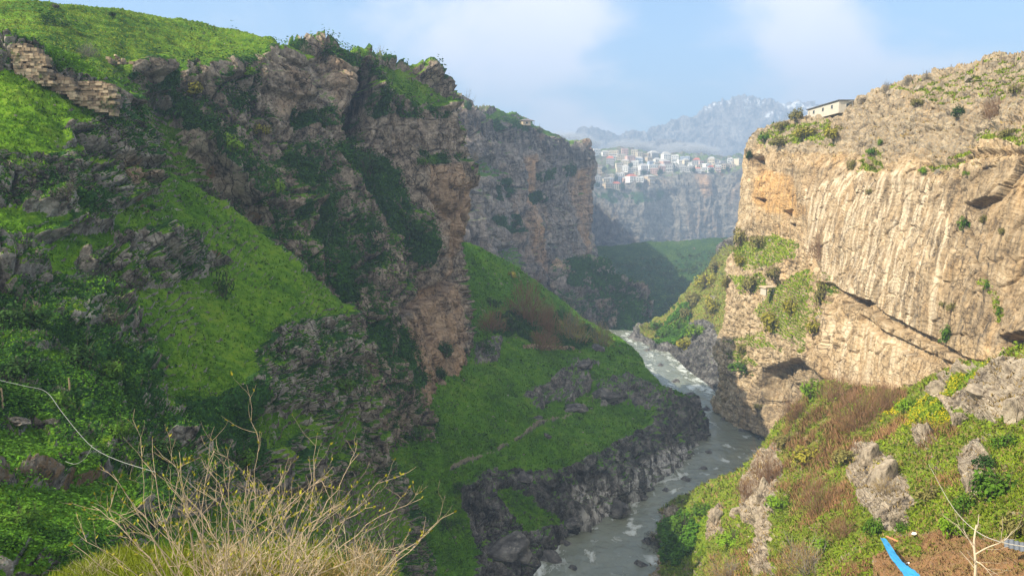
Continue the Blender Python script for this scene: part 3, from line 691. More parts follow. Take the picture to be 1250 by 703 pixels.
# --- left wall of the gorge with the hilltop meadow
sheet('left_cliff', [(-190, -30), (-90, -8), (0, 4), (70, 9), (150, 18), (230, 30), (290, 42), (332, 53), (345, 63), (370, 66), (400, 71), (440, 73), (470, 78), (500, 88), (520, 98), (534, 112), (543, 126), (547, 150), (551, 180), (558, 205), (563, 232), (559, 262), (557, 300), (562, 340), (567, 380), (570, 420), (560, 450), (552, 480), (540, 512), (524, 550), (510, 590), (500, 625), (480, 660), (380, 660), (300, 520), (150, 420), (-190, 260)],
      [(-190, -30, 190), (0, 4, 205), (150, 18, 232), (290, 42, 256), (345, 64, 264), (400, 72, 268), (470, 79, 285), (520, 98, 302), (545, 130, 312), (0, 50, 158), (-190, 40, 140), (40, 60, 152), (130, 90, 160), (200, 88, 205), (260, 95, 225), (330, 80, 245), (420, 80, 262), (200, 130, 192), (260, 140, 212), (330, 160, 228), (400, 150, 255), (430, 130, 272), (430, 200, 258), (485, 140, 288), (545, 200, 312), (500, 200, 286), (180, 170, 172), (240, 230, 176), (300, 280, 185), (360, 250, 222), (380, 320, 215), (420, 300, 238), (480, 330, 256), (520, 330, 282), (558, 330, 312), (560, 420, 300), (540, 470, 272), (480, 430, 246), (440, 420, 225), (500, 560, 232), (505, 600, 226), (480, 640, 214), (420, 600, 205), (430, 520, 212), (300, 400, 205), (100, 250, 175), (100, 100, 160), (-190, 200, 140)],
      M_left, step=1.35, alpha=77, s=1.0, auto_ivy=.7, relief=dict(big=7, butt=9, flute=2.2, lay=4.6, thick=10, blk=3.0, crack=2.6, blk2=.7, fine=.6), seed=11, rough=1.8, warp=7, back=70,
      slopes=[(24, [(-250, 20), (0, 36), (60, 46), (150, 78), (168, 112), (130, 114), (60, 95), (-250, 95)]), (22, [(-250, -60), (360, -60), (360, 66), (335, 78), (300, 84), (262, 92), (230, 84), (200, 86), (150, 84), (100, 70), (60, 52), (0, 46), (-250, 40)]), (38, [(150, 105), (180, 120), (205, 150), (222, 190), (262, 232), (310, 275), (300, 300), (190, 240), (160, 160)]), (38, [(440, 76), (480, 84), (520, 100), (545, 128), (515, 138), (485, 128), (462, 112)]), (45, [(390, 190), (430, 182), (470, 198), (500, 240), (470, 240), (420, 215)]), (45, [(400, 690), (440, 560), (500, 600), (480, 690)])],
      masks=[('grass', 1, [(-250, -60), (360, -60), (350, 64), (338, 78), (300, 84), (262, 90), (230, 82), (200, 88), (150, 84), (100, 76), (60, 60), (0, 50), (-250, 40)]), ('grass', 1, [(150, 105), (180, 120), (205, 150), (222, 190), (262, 232), (310, 275), (300, 300), (190, 240), (160, 160)]),
             ('grass', .95, [(400, 70), (440, 74), (480, 82), (522, 102), (546, 130), (515, 138), (485, 126), (460, 110), (445, 88)]), ('grass', .9, [(400, 690), (440, 560), (470, 570), (500, 610), (480, 690)]),
             ('grass', 1, [(-250, 20), (0, 36), (60, 46), (150, 78), (168, 112), (130, 114), (60, 95), (-250, 95)]), ('ivy', .9, [(150, 90), (200, 92), (235, 140), (240, 190), (210, 160), (180, 130)]), ('ivy', .85, [(335, 190), (372, 200), (395, 250), (425, 330), (440, 370), (410, 372), (385, 330), (345, 270)]), ('ivy', .95, [(385, 185), (425, 180), (468, 200), (495, 245), (520, 290), (518, 330), (478, 305), (460, 270), (420, 225)]),
             ('ivy', .8, [(330, 140), (400, 135), (410, 160), (340, 165)]), ('ivy', .9, [(440, 395), (470, 385), (490, 420), (512, 470), (490, 480), (455, 440)]), ('ivy', .6, [(440, 120), (480, 125), (540, 138), (545, 150), (470, 145), (440, 150)]), ('ivy', .6, [(490, 190), (540, 185), (550, 205), (500, 205)]), ('ivy', .5, [(380, 72), (440, 80), (450, 120), (430, 95), (390, 88)]),
             ('bare', 1, [(440, 138), (470, 132), (545, 134), (562, 230), (562, 330), (570, 420), (540, 500), (500, 520), (480, 470), (462, 410), (500, 345), (520, 320), (515, 280), (480, 215), (445, 190)]), ('bare', .7, [(300, 85), (420, 75), (425, 140), (400, 190), (330, 180)]), ('warm', .75, [(495, 205), (548, 205), (562, 240), (556, 330), (566, 400), (555, 465), (530, 520), (490, 500), (470, 430), (505, 370), (540, 330), (528, 270)]), ('warm', .35, [(395, 90), (425, 88), (415, 120), (400, 120)]), ('warm', .4, [(320, 90), (345, 95), (345, 150), (325, 150)]), ('dark', 1, [(423, 86), (437, 92), (442, 178), (410, 175)])],  # dark here paints the cleft's shade into the rock
      cuts=[([(426, 86), (436, 96), (440, 172), (415, 172), (420, 110)], -15, 3), ([(470, 375), (520, 352), (556, 330), (560, 340), (525, 365), (478, 388)], -4, 2), ([(455, 440), (440, 400), (448, 395), (470, 450), (480, 480)], -3, 3), ([(500, 232), (545, 262), (556, 300), (548, 300), (530, 268)], -3, 2)],
      grass_auto=(.44, .66, 1.0))
# --- floor of the gorge, left bank
bankrock = [(562, 600), (600, 575), (650, 580), (700, 572), (740, 552), (785, 525), (800, 498), (845, 488), (880, 550), (830, 620), (700, 665), (690, 740), (560, 740), (575, 660)]
sheet('gorge_floor', [(520, 275), (555, 290), (580, 300), (612, 316), (640, 332), (665, 352), (690, 370), (712, 390), (735, 402), (755, 412), (772, 424), (782, 436), (792, 452), (806, 470), (832, 482), (850, 492), (860, 515), (864, 540), (862, 556), (850, 570), (835, 582), (812, 592), (792, 602), (770, 620), (745, 630), (715, 636), (690, 646), (676, 656), (690, 672), (700, 688), (692, 705), (680, 740), (420, 740), (430, 600), (500, 480), (520, 380)],
      [(540, 285, 395), (580, 300, 425), (640, 332, 478), (690, 370, 530), (735, 402, ('z', -74)), (772, 424, ('z', -77)), (792, 452, ('z', -74)), (825, 480, ('z', -77)), (864, 545, ('z', -100)), (850, 571, ('z', -100)), (812, 593, ('z', -100)), (770, 621, ('z', -100)), (715, 638, ('z', -100)), (678, 656, ('z', -100)), (700, 690, ('z', -100)), (690, 720, ('z', -99)), (848, 496, ('z', -79)), (800, 502, ('z', -73)), (740, 555, ('z', -79)), (690, 580, ('z', -83)), (630, 590, ('z', -83)), (600, 640, ('z', -92)), (570, 690, ('z', -93)), (720, 470, ('z', -70)), (700, 440, ('z', -66)), (640, 420, ('z', -58)), (560, 470, ('z', -62)), (540, 560, ('z', -77)), (640, 520, ('z', -77)), (600, 400, 335), (560, 420, 305), (500, 640, ('z', -85)), (450, 700, ('z', -86)), (770, 450, ('z', -72)), (650, 380, 420)],
      M_floor, step=1.35, alpha=34, s=.9, seed=12, rough=1.6, warp=7, back=25, amp=.8, relief=dict(big=3, butt=5, flute=3.6, lay=1.4, blk=1.6, blk2=.9),
      slopes=[(68, bankrock), (62, [(600, 425), (680, 425), (680, 436), (600, 440)])],
      masks=[('grass', 1, [(400, 250), (900, 250), (900, 800), (400, 800)]), ('grass', 0, bankrock), ('grass', .12, [(632, 485), (660, 470), (690, 450), (715, 448), (722, 470), (712, 488), (690, 500), (650, 498)]), ('grass', .15, [(722, 468), (760, 460), (800, 470), (828, 492), (790, 505), (750, 498), (728, 505)]), ('grass', .1, [(690, 440), (722, 437), (735, 447), (700, 452)]),
             ('grass', .2, [(572, 420), (612, 418), (608, 445), (575, 450)]), ('dirt', .9, [(700, 504.5), (720, 488), (725, 489), (706, 507), (659, 524), (600, 556), (546, 577.5), (543, 573.5), (598, 552), (655, 520.5)], 1), ('grass', .2, [(700, 504.5), (720, 488), (725, 489), (706, 507), (659, 524), (600, 556), (546, 577.5), (543, 573.5), (598, 552), (655, 520.5)], 1), ('dark', .6, bankrock), ('pale', 1, [(690, 600), (760, 590), (790, 560), (850, 545), (870, 560), (800, 610), (700, 650)]),
             ('ivy', .55, [(600, 385), (690, 380), (740, 410), (700, 430), (640, 415), (600, 415)]), ('grass', .7, [(690, 640), (620, 600), (600, 610), (640, 650)]), ('grass', .85, [(480, 640), (560, 600), (575, 680), (560, 740), (480, 740)]), ('dirt', .6, [(480, 672), (520, 660), (560, 690), (560, 720), (500, 720)])],
      grass_auto=(.7, .85, .5))
# --- near left hillside
sheet('hillside', [(-420, 20), (-200, 40), (-60, 48), (0, 46), (30, 50), (70, 60), (100, 74), (128, 92), (142, 112), (150, 130), (170, 160), (182, 182), (186, 205), (215, 215), (245, 235), (275, 252), (300, 268), (330, 295), (365, 327), (400, 358), (432, 384), (428, 400), (436, 425), (430, 460), (445, 490), (452, 520), (470, 560), (490, 600), (505, 640), (520, 680), (520, 760), (-420, 760)],
      [(-420, 20, 130), (-200, 40, 135), (0, 46, 142), (70, 60, 146), (128, 92, 150), (150, 130, 150), (184, 190, 146), (215, 215, 164), (245, 235, 168), (300, 268, 172), (365, 327, 166), (432, 384, 160), (430, 450, 150), (452, 520, 158), (490, 600, 185), (520, 690, 178), (60, 100, 132), (110, 130, 140), (20, 110, 124), (0, 180, 112), (60, 200, 114), (140, 180, 134), (170, 200, 138), (150, 230, 133), (80, 260, 112), (0, 270, 100), (30, 310, 100), (100, 300, 112), (200, 270, 150), (180, 310, 122), (260, 310, 142), (200, 350, 116), (150, 370, 108), (60, 360, 98), (0, 400, 86), (100, 420, 92), (250, 400, 128), (320, 380, 142), (400, 385, 155), (330, 410, 128), (300, 450, 112), (220, 490, 96), (160, 450, 96), (140, 490, 84), (0, 480, 72), (60, 510, 70), (40, 550, 62), (0, 600, 50), (100, 570, 62), (100, 620, 52), (200, 560, 72), (200, 640, 56), (0, 680, 38), (200, 720, 44), (300, 500, 102), (360, 520, 118), (300, 580, 88), (400, 560, 134), (400, 640, 130), (320, 680, 84), (440, 720, 140), (-420, 760, 30), (-420, 400, 75), (-200, 500, 62), (-200, 250, 100), (-200, 720, 32)],
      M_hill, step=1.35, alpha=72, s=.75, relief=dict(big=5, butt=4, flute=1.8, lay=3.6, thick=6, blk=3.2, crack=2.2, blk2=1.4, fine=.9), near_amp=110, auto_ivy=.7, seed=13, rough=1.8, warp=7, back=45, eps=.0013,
      slopes=[(42, [(240, 300), (300, 268), (365, 327), (435, 385), (400, 394), (332, 402), (306, 440), (290, 470), (240, 500), (212, 508), (190, 470), (170, 430), (140, 390), (108, 362), (150, 360), (210, 350), (235, 335), (285, 320)]), (38, [(180, 175), (240, 215), (305, 268), (285, 295), (250, 292), (200, 292), (140, 285), (130, 260), (160, 245), (186, 235)]),
              (42, [(-100, 85), (40, 92), (90, 115), (120, 140), (100, 150), (75, 150), (75, 175), (100, 185), (60, 192), (-100, 190)]), (35, [(-60, 255), (50, 258), (75, 275), (20, 290), (-60, 290)]), (35, [(30, 310), (80, 288), (130, 283), (140, 300), (95, 312), (85, 345), (50, 330)]), (25, [(-60, 528), (55, 528), (65, 560), (45, 582), (-60, 582)]), (30, [(-60, 600), (60, 600), (160, 585), (160, 640), (60, 690), (-60, 690)]), (35, [(300, 500), (360, 495), (370, 520), (340, 545), (310, 550)]), (40, [(370, 535), (430, 490), (448, 515), (405, 560), (372, 565)]), (35, [(390, 600), (440, 560), (470, 590), (495, 640), (480, 740), (150, 740), (200, 640), (300, 600)]), (35, [(-420, 0), (30, 30), (120, 65), (160, 110), (140, 112), (90, 88), (55, 62), (-60, 66), (-420, 66)])],
      masks=[('grass', 1, [(240, 300), (300, 266), (365, 325), (437, 385), (400, 394), (332, 402), (306, 440), (290, 470), (240, 500), (212, 508), (190, 470), (170, 430), (140, 390), (108, 362), (150, 360), (210, 350), (235, 335), (285, 320)]), ('grass', 1, [(180, 172), (240, 212), (305, 266), (285, 295), (250, 292), (200, 292), (140, 285), (130, 260), (160, 245), (186, 235)]),
             ('grass', 1, [(-100, 85), (40, 92), (90, 115), (120, 140), (100, 150), (75, 150), (75, 175), (100, 185), (60, 192), (-100, 190)]), ('grass', 1, [(-60, 255), (50, 258), (75, 275), (20, 290), (-60, 290)]), ('grass', 1, [(30, 310), (80, 288), (130, 283), (140, 300), (95, 312), (85, 345), (50, 330)]), ('grass', 1, [(-60, 528), (55, 528), (65, 560), (45, 582), (-60, 582)]),
             ('grass', .85, [(-60, 600), (60, 600), (160, 585), (160, 640), (60, 690), (-60, 690)]), ('grass', 1, [(300, 500), (360, 495), (370, 520), (340, 545), (310, 550)]), ('grass', 1, [(370, 535), (430, 490), (448, 515), (405, 560), (372, 565)]), ('grass', 1, [(390, 600), (440, 560), (470, 590), (495, 640), (480, 740), (150, 740), (200, 640), (300, 600)]), ('grass', 1, [(-400, 10), (-60, 30), (30, 40), (100, 60), (155, 100), (160, 130), (140, 112), (118, 98), (90, 92), (62, 84), (55, 62), (20, 56), (-60, 66), (-400, 66)]),
             ('ivy', .55, [(-60, 400), (60, 385), (130, 430), (190, 470), (195, 540), (150, 560), (60, 520), (-60, 520)]), ('ivy', .4, [(-60, 360), (60, 350), (60, 400), (-60, 410)]), ('ivy', .6, [(70, 235), (120, 230), (130, 255), (90, 280)]), ('ivy', .6, [(200, 490), (300, 480), (310, 560), (220, 560)]), ('dirt', .58, [(60, 585), (110, 580), (155, 600), (140, 630), (80, 640)]), ('dirt', .5, [(-60, 585), (60, 575), (60, 600), (-60, 610)]), ('dirt', .55, [(120, 465), (165, 470), (160, 500), (120, 490)]), ('warm', .8, [(130, 195), (165, 205), (178, 230), (165, 235), (140, 215)]), ('pale', .5, [(0, 340), (80, 340), (130, 390), (100, 410), (30, 380)])],
      cuts=[([(100, 180), (150, 200), (182, 205), (180, 215), (140, 208), (105, 192)], -3, 2), ([(0, 288), (60, 290), (70, 298), (0, 300)], -2, 2), ([(130, 300), (150, 330), (140, 340), (125, 315)], -2.5, 2)],
      grass_auto=(.42, .64, 1.0))
# --- right cliff
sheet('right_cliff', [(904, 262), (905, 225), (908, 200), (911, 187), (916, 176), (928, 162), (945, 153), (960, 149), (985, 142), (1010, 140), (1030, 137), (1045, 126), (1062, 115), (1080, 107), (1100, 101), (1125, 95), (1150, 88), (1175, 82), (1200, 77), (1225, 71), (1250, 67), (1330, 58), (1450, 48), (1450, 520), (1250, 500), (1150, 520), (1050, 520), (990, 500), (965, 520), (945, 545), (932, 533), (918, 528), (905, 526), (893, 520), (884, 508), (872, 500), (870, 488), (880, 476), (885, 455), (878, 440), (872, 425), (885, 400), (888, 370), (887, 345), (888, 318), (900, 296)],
      [(908, 200, 358), (905, 250, 355), (916, 178, 362), (945, 154, 372), (985, 142, 352), (1030, 138, 335), (1062, 116, 322), (1100, 101, 300), (1150, 88, 275), (1200, 77, 252), (1250, 67, 232), (1450, 48, 190), (904, 290, 350), (890, 312, 362), (888, 350, 352), (875, 425, 352), (874, 490, ('z', -96)), (884, 508, ('z', -99.5)), (905, 525, ('z', -100)), (935, 535, ('z', -100)), (925, 195, 345), (980, 205, 302), (1040, 205, 268), (1060, 220, 248), (1110, 215, 226), (1180, 205, 198), (1250, 185, 172), (1000, 290, 268), (950, 280, 312), (980, 250, 290), (1060, 300, 232), (1130, 300, 202), (1200, 300, 172), (1250, 300, 156), (1010, 350, 256), (1100, 400, 208), (1200, 430, 164), (1250, 430, 146), (1000, 440, 258), (1060, 470, 226), (1120, 460, 196), (1000, 490, 250), (960, 330, 300), (960, 390, 288), (920, 330, 330), (920, 400, 325), (905, 440, 335), (960, 440, 300), (960, 500, 292), (920, 490, 322), (1450, 200, 135), (1450, 300, 124), (1450, 500, 110), (1100, 150, 258), (1200, 140, 212), (1000, 170, 318), (1150, 520, 160)],
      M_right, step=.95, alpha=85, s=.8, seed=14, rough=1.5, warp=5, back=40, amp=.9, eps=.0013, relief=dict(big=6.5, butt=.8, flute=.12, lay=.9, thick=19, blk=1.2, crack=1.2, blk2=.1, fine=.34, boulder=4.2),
      slopes=[(46, [(905, 200), (925, 185), (970, 200), (1030, 198), (1062, 214), (1110, 208), (1150, 222), (1185, 202), (1250, 186), (1450, 150), (1450, 0), (905, 100)]), (30, [(888, 335), (930, 335), (945, 352), (900, 362)]), (32, [(880, 410), (930, 405), (960, 430), (905, 425)]), (28, [(885, 470), (930, 470), (960, 490), (900, 486)]), (35, [(895, 300), (940, 288), (978, 298), (970, 318), (930, 328), (900, 330)]), (40, [(940, 352), (985, 328), (1002, 350), (988, 400), (962, 420), (930, 400), (920, 382)]), (45, [(885, 430), (910, 428), (930, 446), (900, 446)])],
      masks=[('bare', 1, [(905, 205), (960, 205), (1060, 222), (1150, 232), (1250, 200), (1450, 190), (1450, 430), (1240, 440), (1130, 470), (1000, 480), (990, 340), (940, 280), (905, 280)]), ('dry', .55, [(900, 50), (1450, 0), (1450, 200), (1250, 200), (1060, 215), (905, 205)]), ('grass', .8, [(888, 338), (930, 335), (945, 352), (900, 360)]), ('grass', .7, [(880, 412), (930, 407), (960, 430), (905, 424)]), ('dirt', .48, [(905, 188), (925, 178), (970, 190), (1030, 186), (1062, 200), (1110, 195), (1150, 204), (1185, 186), (1250, 170), (1450, 134), (1450, 0), (905, 100)]), ('extra', 1, [(905, 196), (925, 182), (970, 196), (1030, 194), (1062, 208), (1110, 203), (1150, 214), (1185, 196), (1250, 180), (1450, 144), (1450, 0), (905, 100)]), ('extra', .6, [(880, 290), (985, 285), (1010, 345), (1050, 378), (1000, 480), (900, 540), (860, 500)]), ('warm', .2, [(900, 190), (1250, 180), (1450, 180), (1450, 480), (1000, 480), (940, 300)]), ('warm', .95, [(920, 205), (975, 215), (985, 260), (940, 262), (920, 240)]), ('pale', .6, [(985, 230), (1060, 205), (1150, 220), (1170, 300), (1130, 410), (1040, 365), (990, 330)]), ('pale', .5, [(1000, 380), (1120, 420), (1100, 470), (1010, 460)]), ('dark', .38, [(960, 200), (1060, 212), (1150, 225), (1250, 190), (1450, 180), (1450, 420), (1240, 430), (1100, 400), (1000, 340)]),
             ('grass', .5, [(1190, 165), (1260, 158), (1330, 160), (1330, 176), (1190, 178)]), ('grass', .6, [(1130, 205), (1190, 182), (1196, 190), (1140, 216)]), ('grass', .5, [(1050, 190), (1072, 175), (1075, 195), (1055, 215)]), ('grass', .35, [(1090, 110), (1250, 70), (1250, 120), (1150, 130)]), ('grass', .45, [(940, 155), (1010, 150), (1020, 175), (960, 180), (920, 180)]),
             ('grass', .9, [(895, 300), (940, 288), (978, 298), (970, 318), (930, 328), (900, 330)]), ('grass', .95, [(940, 352), (985, 328), (1002, 350), (988, 400), (962, 420), (930, 400), (920, 382)]), ('grass', 1, [(958, 398), (984, 404), (984, 432), (964, 428)]), ('grass', .95, [(885, 430), (910, 428), (930, 446), (900, 446)]), ('grass', .5, [(985, 330), (1012, 335), (1010, 400), (988, 400)]), ('grass', .7, [(1195, 345), (1210, 340), (1228, 380), (1222, 395)]), ('dark', .5, [(930, 445), (1000, 440), (990, 500), (900, 525), (905, 490)])],  # last dark mask: greyer rock with the gully's shade painted in
      cuts=[([(932, 452), (975, 438), (1002, 462), (988, 500), (945, 522), (926, 492)], -5, 7), ([(1010, 345), (1020, 350), (1012, 470), (1002, 470)], -3, 2), ([(994, 344), (1010, 347), (1060, 368), (1110, 398), (1172, 434), (1236, 453), (1236, 457), (1168, 439), (1100, 404), (1050, 374), (1000, 350)], -2.2, 1), ([(1035, 362), (1062, 368), (1050, 374), (1032, 370)], -4, 1), ([(1050, 385), (1120, 425), (1190, 458), (1180, 462), (1110, 432), (1046, 392)], -1.6, 1), ([(1180, 250), (1216, 240), (1250, 190), (1262, 180), (1262, 196), (1228, 245), (1190, 262)], -3.5, 1), ([(1176, 270), (1184, 272), (1192, 310), (1210, 340), (1206, 346), (1186, 318)], -2.6, 1),
            ([(1060, 200), (1076, 160), (1080, 150), (1084, 160), (1072, 205), (1066, 225)], -2.6, 1), ([(1165, 195), (1172, 200), (1176, 240), (1170, 240)], -1.8, 1), ([(917, 192), (932, 190), (936, 212), (920, 214)], -6, 2), ([(958, 258), (970, 255), (968, 265), (958, 266)], -5, 1), ([(966, 273), (973, 274), (970, 280)], -4, 1), ([(924, 240), (936, 243), (930, 247)], -4, 1), ([(1222, 412), (1252, 406), (1280, 404), (1280, 424), (1226, 424)], -5, 2), ([(1130, 200), (1240, 184), (1300, 180), (1300, 186), (1240, 190), (1136, 206)], -1.6, 1), ([(1120, 160), (1250, 150), (1250, 156), (1124, 166)], -1.4, 1), ([(985, 180), (1050, 165), (1052, 170), (990, 186)], -1.4, 1)],
      grass_auto=(.64, .84, .36))
# --- near right slope
rocky = [[(1045, 545), (1068, 540), (1090, 565), (1120, 610), (1112, 645), (1085, 650), (1050, 610), (1040, 575)], [(1140, 470), (1180, 450), (1250, 445), (1330, 450), (1330, 500), (1210, 520), (1180, 500), (1165, 520), (1150, 510)], [(1120, 515), (1140, 505), (1150, 540), (1125, 555)], [(905, 590), (950, 540), (960, 545), (955, 600), (945, 640), (915, 640)], [(930, 650), (945, 620), (950, 703), (925, 703)], [(858, 625), (885, 615), (890, 650), (865, 655)], [(775, 640), (830, 618), (840, 640), (800, 720), (775, 720)], [(1180, 560), (1210, 540), (1220, 590), (1190, 620)]]
sheet('right_slope', [(778, 690), (776, 668), (784, 648), (802, 632), (815, 618), (830, 610), (848, 602), (862, 592), (880, 582), (900, 576), (918, 566), (930, 552), (938, 536), (948, 520), (962, 506), (980, 492), (990, 474), (1020, 468), (1060, 476), (1090, 482), (1115, 474), (1132, 462), (1150, 458), (1175, 450), (1200, 446), (1226, 440), (1238, 432), (1262, 424), (1450, 420), (1450, 780), (770, 780)],
      [(776, 668, ('z', -98)), (784, 650, ('z', -98)), (802, 634, ('z', -97)), (778, 720, ('z', -97)), (830, 612, 226), (862, 593, 228), (900, 577, 232), (930, 553, 240), (962, 507, 256), (990, 475, 252), (1060, 478, 226), (1132, 462, 192), (1200, 447, 160), (1250, 432, 142), (1450, 425, 105), (820, 680, 190), (850, 650, 176), (870, 630, 168), (860, 700, 135), (910, 610, 172), (930, 650, 125), (950, 580, 186), (920, 703, 92), (1000, 520, 215), (1000, 580, 140), (1000, 650, 88), (1000, 703, 64), (1060, 530, 160), (1060, 600, 100), (1080, 640, 72), (1100, 680, 50), (1090, 720, 42), (1120, 560, 105), (1130, 510, 142), (1180, 500, 122), (1150, 600, 72), (1150, 650, 56), (1160, 700, 40), (1230, 520, 96), (1230, 580, 64), (1230, 640, 46), (1240, 700, 34), (1450, 500, 80), (1450, 620, 38), (1450, 760, 22), (1000, 770, 44), (780, 770, 140)],
      M_slope, step=1.35, alpha=46, s=.5, near_amp=90, seed=15, rough=1.8, warp=7, back=12, amp=.8,
      slopes=[(70, p) for p in rocky] + [(12, [(1090, 655), (1180, 655), (1260, 672), (1330, 690), (1330, 780), (1070, 780), (1085, 700)])],
      masks=[('grass', .66, [(740, 400), (1500, 400), (1500, 800), (740, 800)]), ('dry', .45, [(740, 400), (1500, 400), (1500, 800), (740, 800)])] + [('grass', 0, p) for p in rocky] +
            [('grass', 1, [(1085, 500), (1130, 490), (1170, 462), (1212, 444), (1200, 470), (1160, 500), (1175, 520), (1150, 535), (1100, 520)]), ('dry', 0, [(1085, 500), (1130, 490), (1170, 462), (1212, 444), (1200, 470), (1160, 500), (1175, 520), (1150, 535), (1100, 520)]), ('grass', 1, [(865, 660), (930, 645), (925, 703), (860, 703)]), ('grass', 1, [(960, 610), (1030, 620), (1050, 660), (1010, 690), (960, 660)]), ('grass', .95, [(940, 540), (965, 500), (975, 500), (965, 530), (945, 560)]), ('dry', .95, [(975, 480), (1060, 480), (1100, 500), (1060, 540), (1000, 560), (940, 600), (930, 590), (970, 540)]), ('dry', .9, [(870, 660), (900, 700), (860, 720)]),
             ('grass', .9, [(800, 640), (840, 620), (870, 620), (860, 680), (820, 700)]), ('dry', 0, [(800, 640), (840, 620), (870, 620), (860, 680), (820, 700)]), ('ivy', .6, [(800, 640), (840, 620), (860, 640), (840, 690), (810, 690)]), ('grass', .25, [(1085, 655), (1180, 655), (1260, 672), (1330, 690), (1330, 780), (1070, 780), (1085, 700)]), ('dirt', .62, [(1085, 655), (1180, 655), (1260, 672), (1330, 690), (1330, 780), (1070, 780), (1085, 700)]), ('grass', .5, [(1095, 660), (1135, 662), (1130, 690), (1100, 690)])],
      grass_auto=(.7, .85, .3))
# --- ground at the viewpoint
def near_ground():
    n = 90
    u = np.linspace(-9, 5, n); v = np.linspace(-14, 11.0, n)
    U, V = np.meshgrid(u, v)
    P = np.stack([U, V, np.zeros_like(U)], -1)
    edge = 9.6 + fbm(P, .22, 3, .5, 2) * 1.0
    P[..., 2] = -2.40 - .224 * np.clip(V, 0, 99) + fbm(P, .3, 4, .55, 5) * .3 - np.clip(V - edge, 0, 9) ** 1.5 * 3.2 - np.clip(-4.9 - U, 0, 9) ** 1.3 * .55 - np.clip(U + 2.6, 0, 9) ** 1.3 * .6
    i = np.arange(n * n).reshape(n, n)
    Fq = np.stack([i[:-1, :-1], i[:-1, 1:], i[1:, 1:], i[1:, :-1]], -1).reshape(-1, 4)
    g = np.full(U.shape, .95)
    M = land('viewpoint_turf', .12, g1=(.10, .16, .012), g2=(.19, .23, .02), g3=(.28, .26, .05), dirtc=(.2, .14, .08))
    o = link(bpy.data.objects.new('viewpoint_ground', np_mesh('viewpoint_ground', P, Fq, M, attrs={'grass': g, 'dry': np.full(U.shape, .5)})))
    tag(o, kind='structure')
    SHEETS['viewpoint_ground'] = dict(P=P, U=u, V=v)
near_ground()

# --- the air
def haze():
    m = bpy.data.materials.new('air'); m.use_nodes = True; t = m.node_tree; t.nodes.clear()
    o = t.nodes.new('ShaderNodeOutputMaterial'); v = t.nodes.new('ShaderNodeVolumePrincipled')
    v.inputs['Color'].default_value = (.43, .61, .89, 1); v.inputs['Density'].default_value = HAZE_DENSITY; v.inputs['Anisotropy'].default_value = .0
    t.links.new(v.outputs[0], o.inputs['Volume'])
    b = MB(); b.box((0, 3750, 330), (8000, 8000, 1344))
    tag(b.build('haze', m), kind='stuff')
HAZE_DENSITY = 2.9e-4
haze()
# ------------------------------------------------------------------ ground cover: grass, creepers
def leaf_mat(name, c, var=.5, trans=True):
    t = NT(name)
    oi = t.n('ShaderNodeObjectInfo')
    g = t.n('ShaderNodeNewGeometry')
    k = t.math('ADD', t.attr('tone'), t.math('ADD', t.math('MULTIPLY', g.outputs['Random Per Island'], .5), t.math('MULTIPLY', oi.outputs['Random'], .2)))
    k = t.math('SUBTRACT', k, .35, clamp=True)
    col = t.ramp(k, [(0.0, tuple(x * (1 - var) for x in c)), (.5, c), (1.0, tuple(min(1, x * (1 + var)) for x in c))])
    t.color(col)
    t.b.inputs['Roughness'].default_value = .8; t.b.inputs['Specular IOR Level'].default_value = .06
    if trans:
        tr = t.n('ShaderNodeBsdfTranslucent'); t.l(col, tr.inputs['Color'])
        mx = t.n('ShaderNodeMixShader'); mx.inputs[0].default_value = .25
        out = [x for x in t.t.nodes if x.type == 'OUTPUT_MATERIAL'][0]
        t.l(t.b.outputs[0], mx.inputs[1]); t.l(tr.outputs[0], mx.inputs[2]); t.l(mx.outputs[0], out.inputs['Surface'])
    return t.m
def tone_at(P, f=.035):
    return np.clip(.5 + .9 * fbm(P, f, 4, .6, 55) + .25 * fbm(P, f * 9, 2, .5, 56), 0, 1)
def sample_sheet(name, n, key, lo=.5, nz=-1, nzmax=2, area=None, val=None):
    S = SHEETS[name]
    ok = S['ins'] & ((S['at'][key] if val is None else val(S)) > lo) & (S['N'][..., 2] > nz) & (S['N'][..., 2] < nzmax)
    if area is not None: ok &= inside(area, S['X'], S['Y'])
    j, i = np.where(ok)
    if len(j) == 0: return None
    q = rng.integers(0, len(j), n)
    j, i = j[q], i[q]
    j2 = np.clip(j + rng.integers(-1, 2, n), 0, ok.shape[0] - 1); i2 = np.clip(i + rng.integers(-1, 2, n), 0, ok.shape[1] - 1)
    f = rng.random((n, 1)) * .5
    P = S['P'][j, i] * (1 - f) + S['P'][j2, i2] * f
    return P, S['N'][j, i]
def cards(P, D, size, width, lean=.7, per=3, seg=False):
    """small bent blades: triangles rooted at P that point along D with scatter"""
    n = len(P)
    V, NN = [], []
    for k in range(per):
        a = rng.random(n) * 6.283
        side = np.stack([np.cos(a), np.sin(a), np.zeros(n)], -1)
        tip = D + rng.normal(size=(n, 3)) * lean * np.array([1, 1, .45])
        tip /= np.linalg.norm(tip, axis=1, keepdims=True) + 1e-6
        h = (size * (0.6 + .8 * rng.random(n)))[:, None]; w = (width * (0.6 + .8 * rng.random(n)))[:, None]
        r = rng.normal(size=(n, 3)) * size[:, None] * .35 * np.array([1, 1, .2])
        V.append(np.stack([P + r - side * w, P + r + side * w, P + r + tip * h], 1))
        nn = D + rng.normal(size=(n, 3)) * .28
        NN.append(np.stack([nn, nn, nn + tip * .4], 1))
    V = np.concatenate(V).reshape(-1, 3)
    return V, np.arange(len(V)).reshape(-1, 3), np.concatenate(NN).reshape(-1, 3), np.repeat(np.tile(tone_at(P), per), 3)
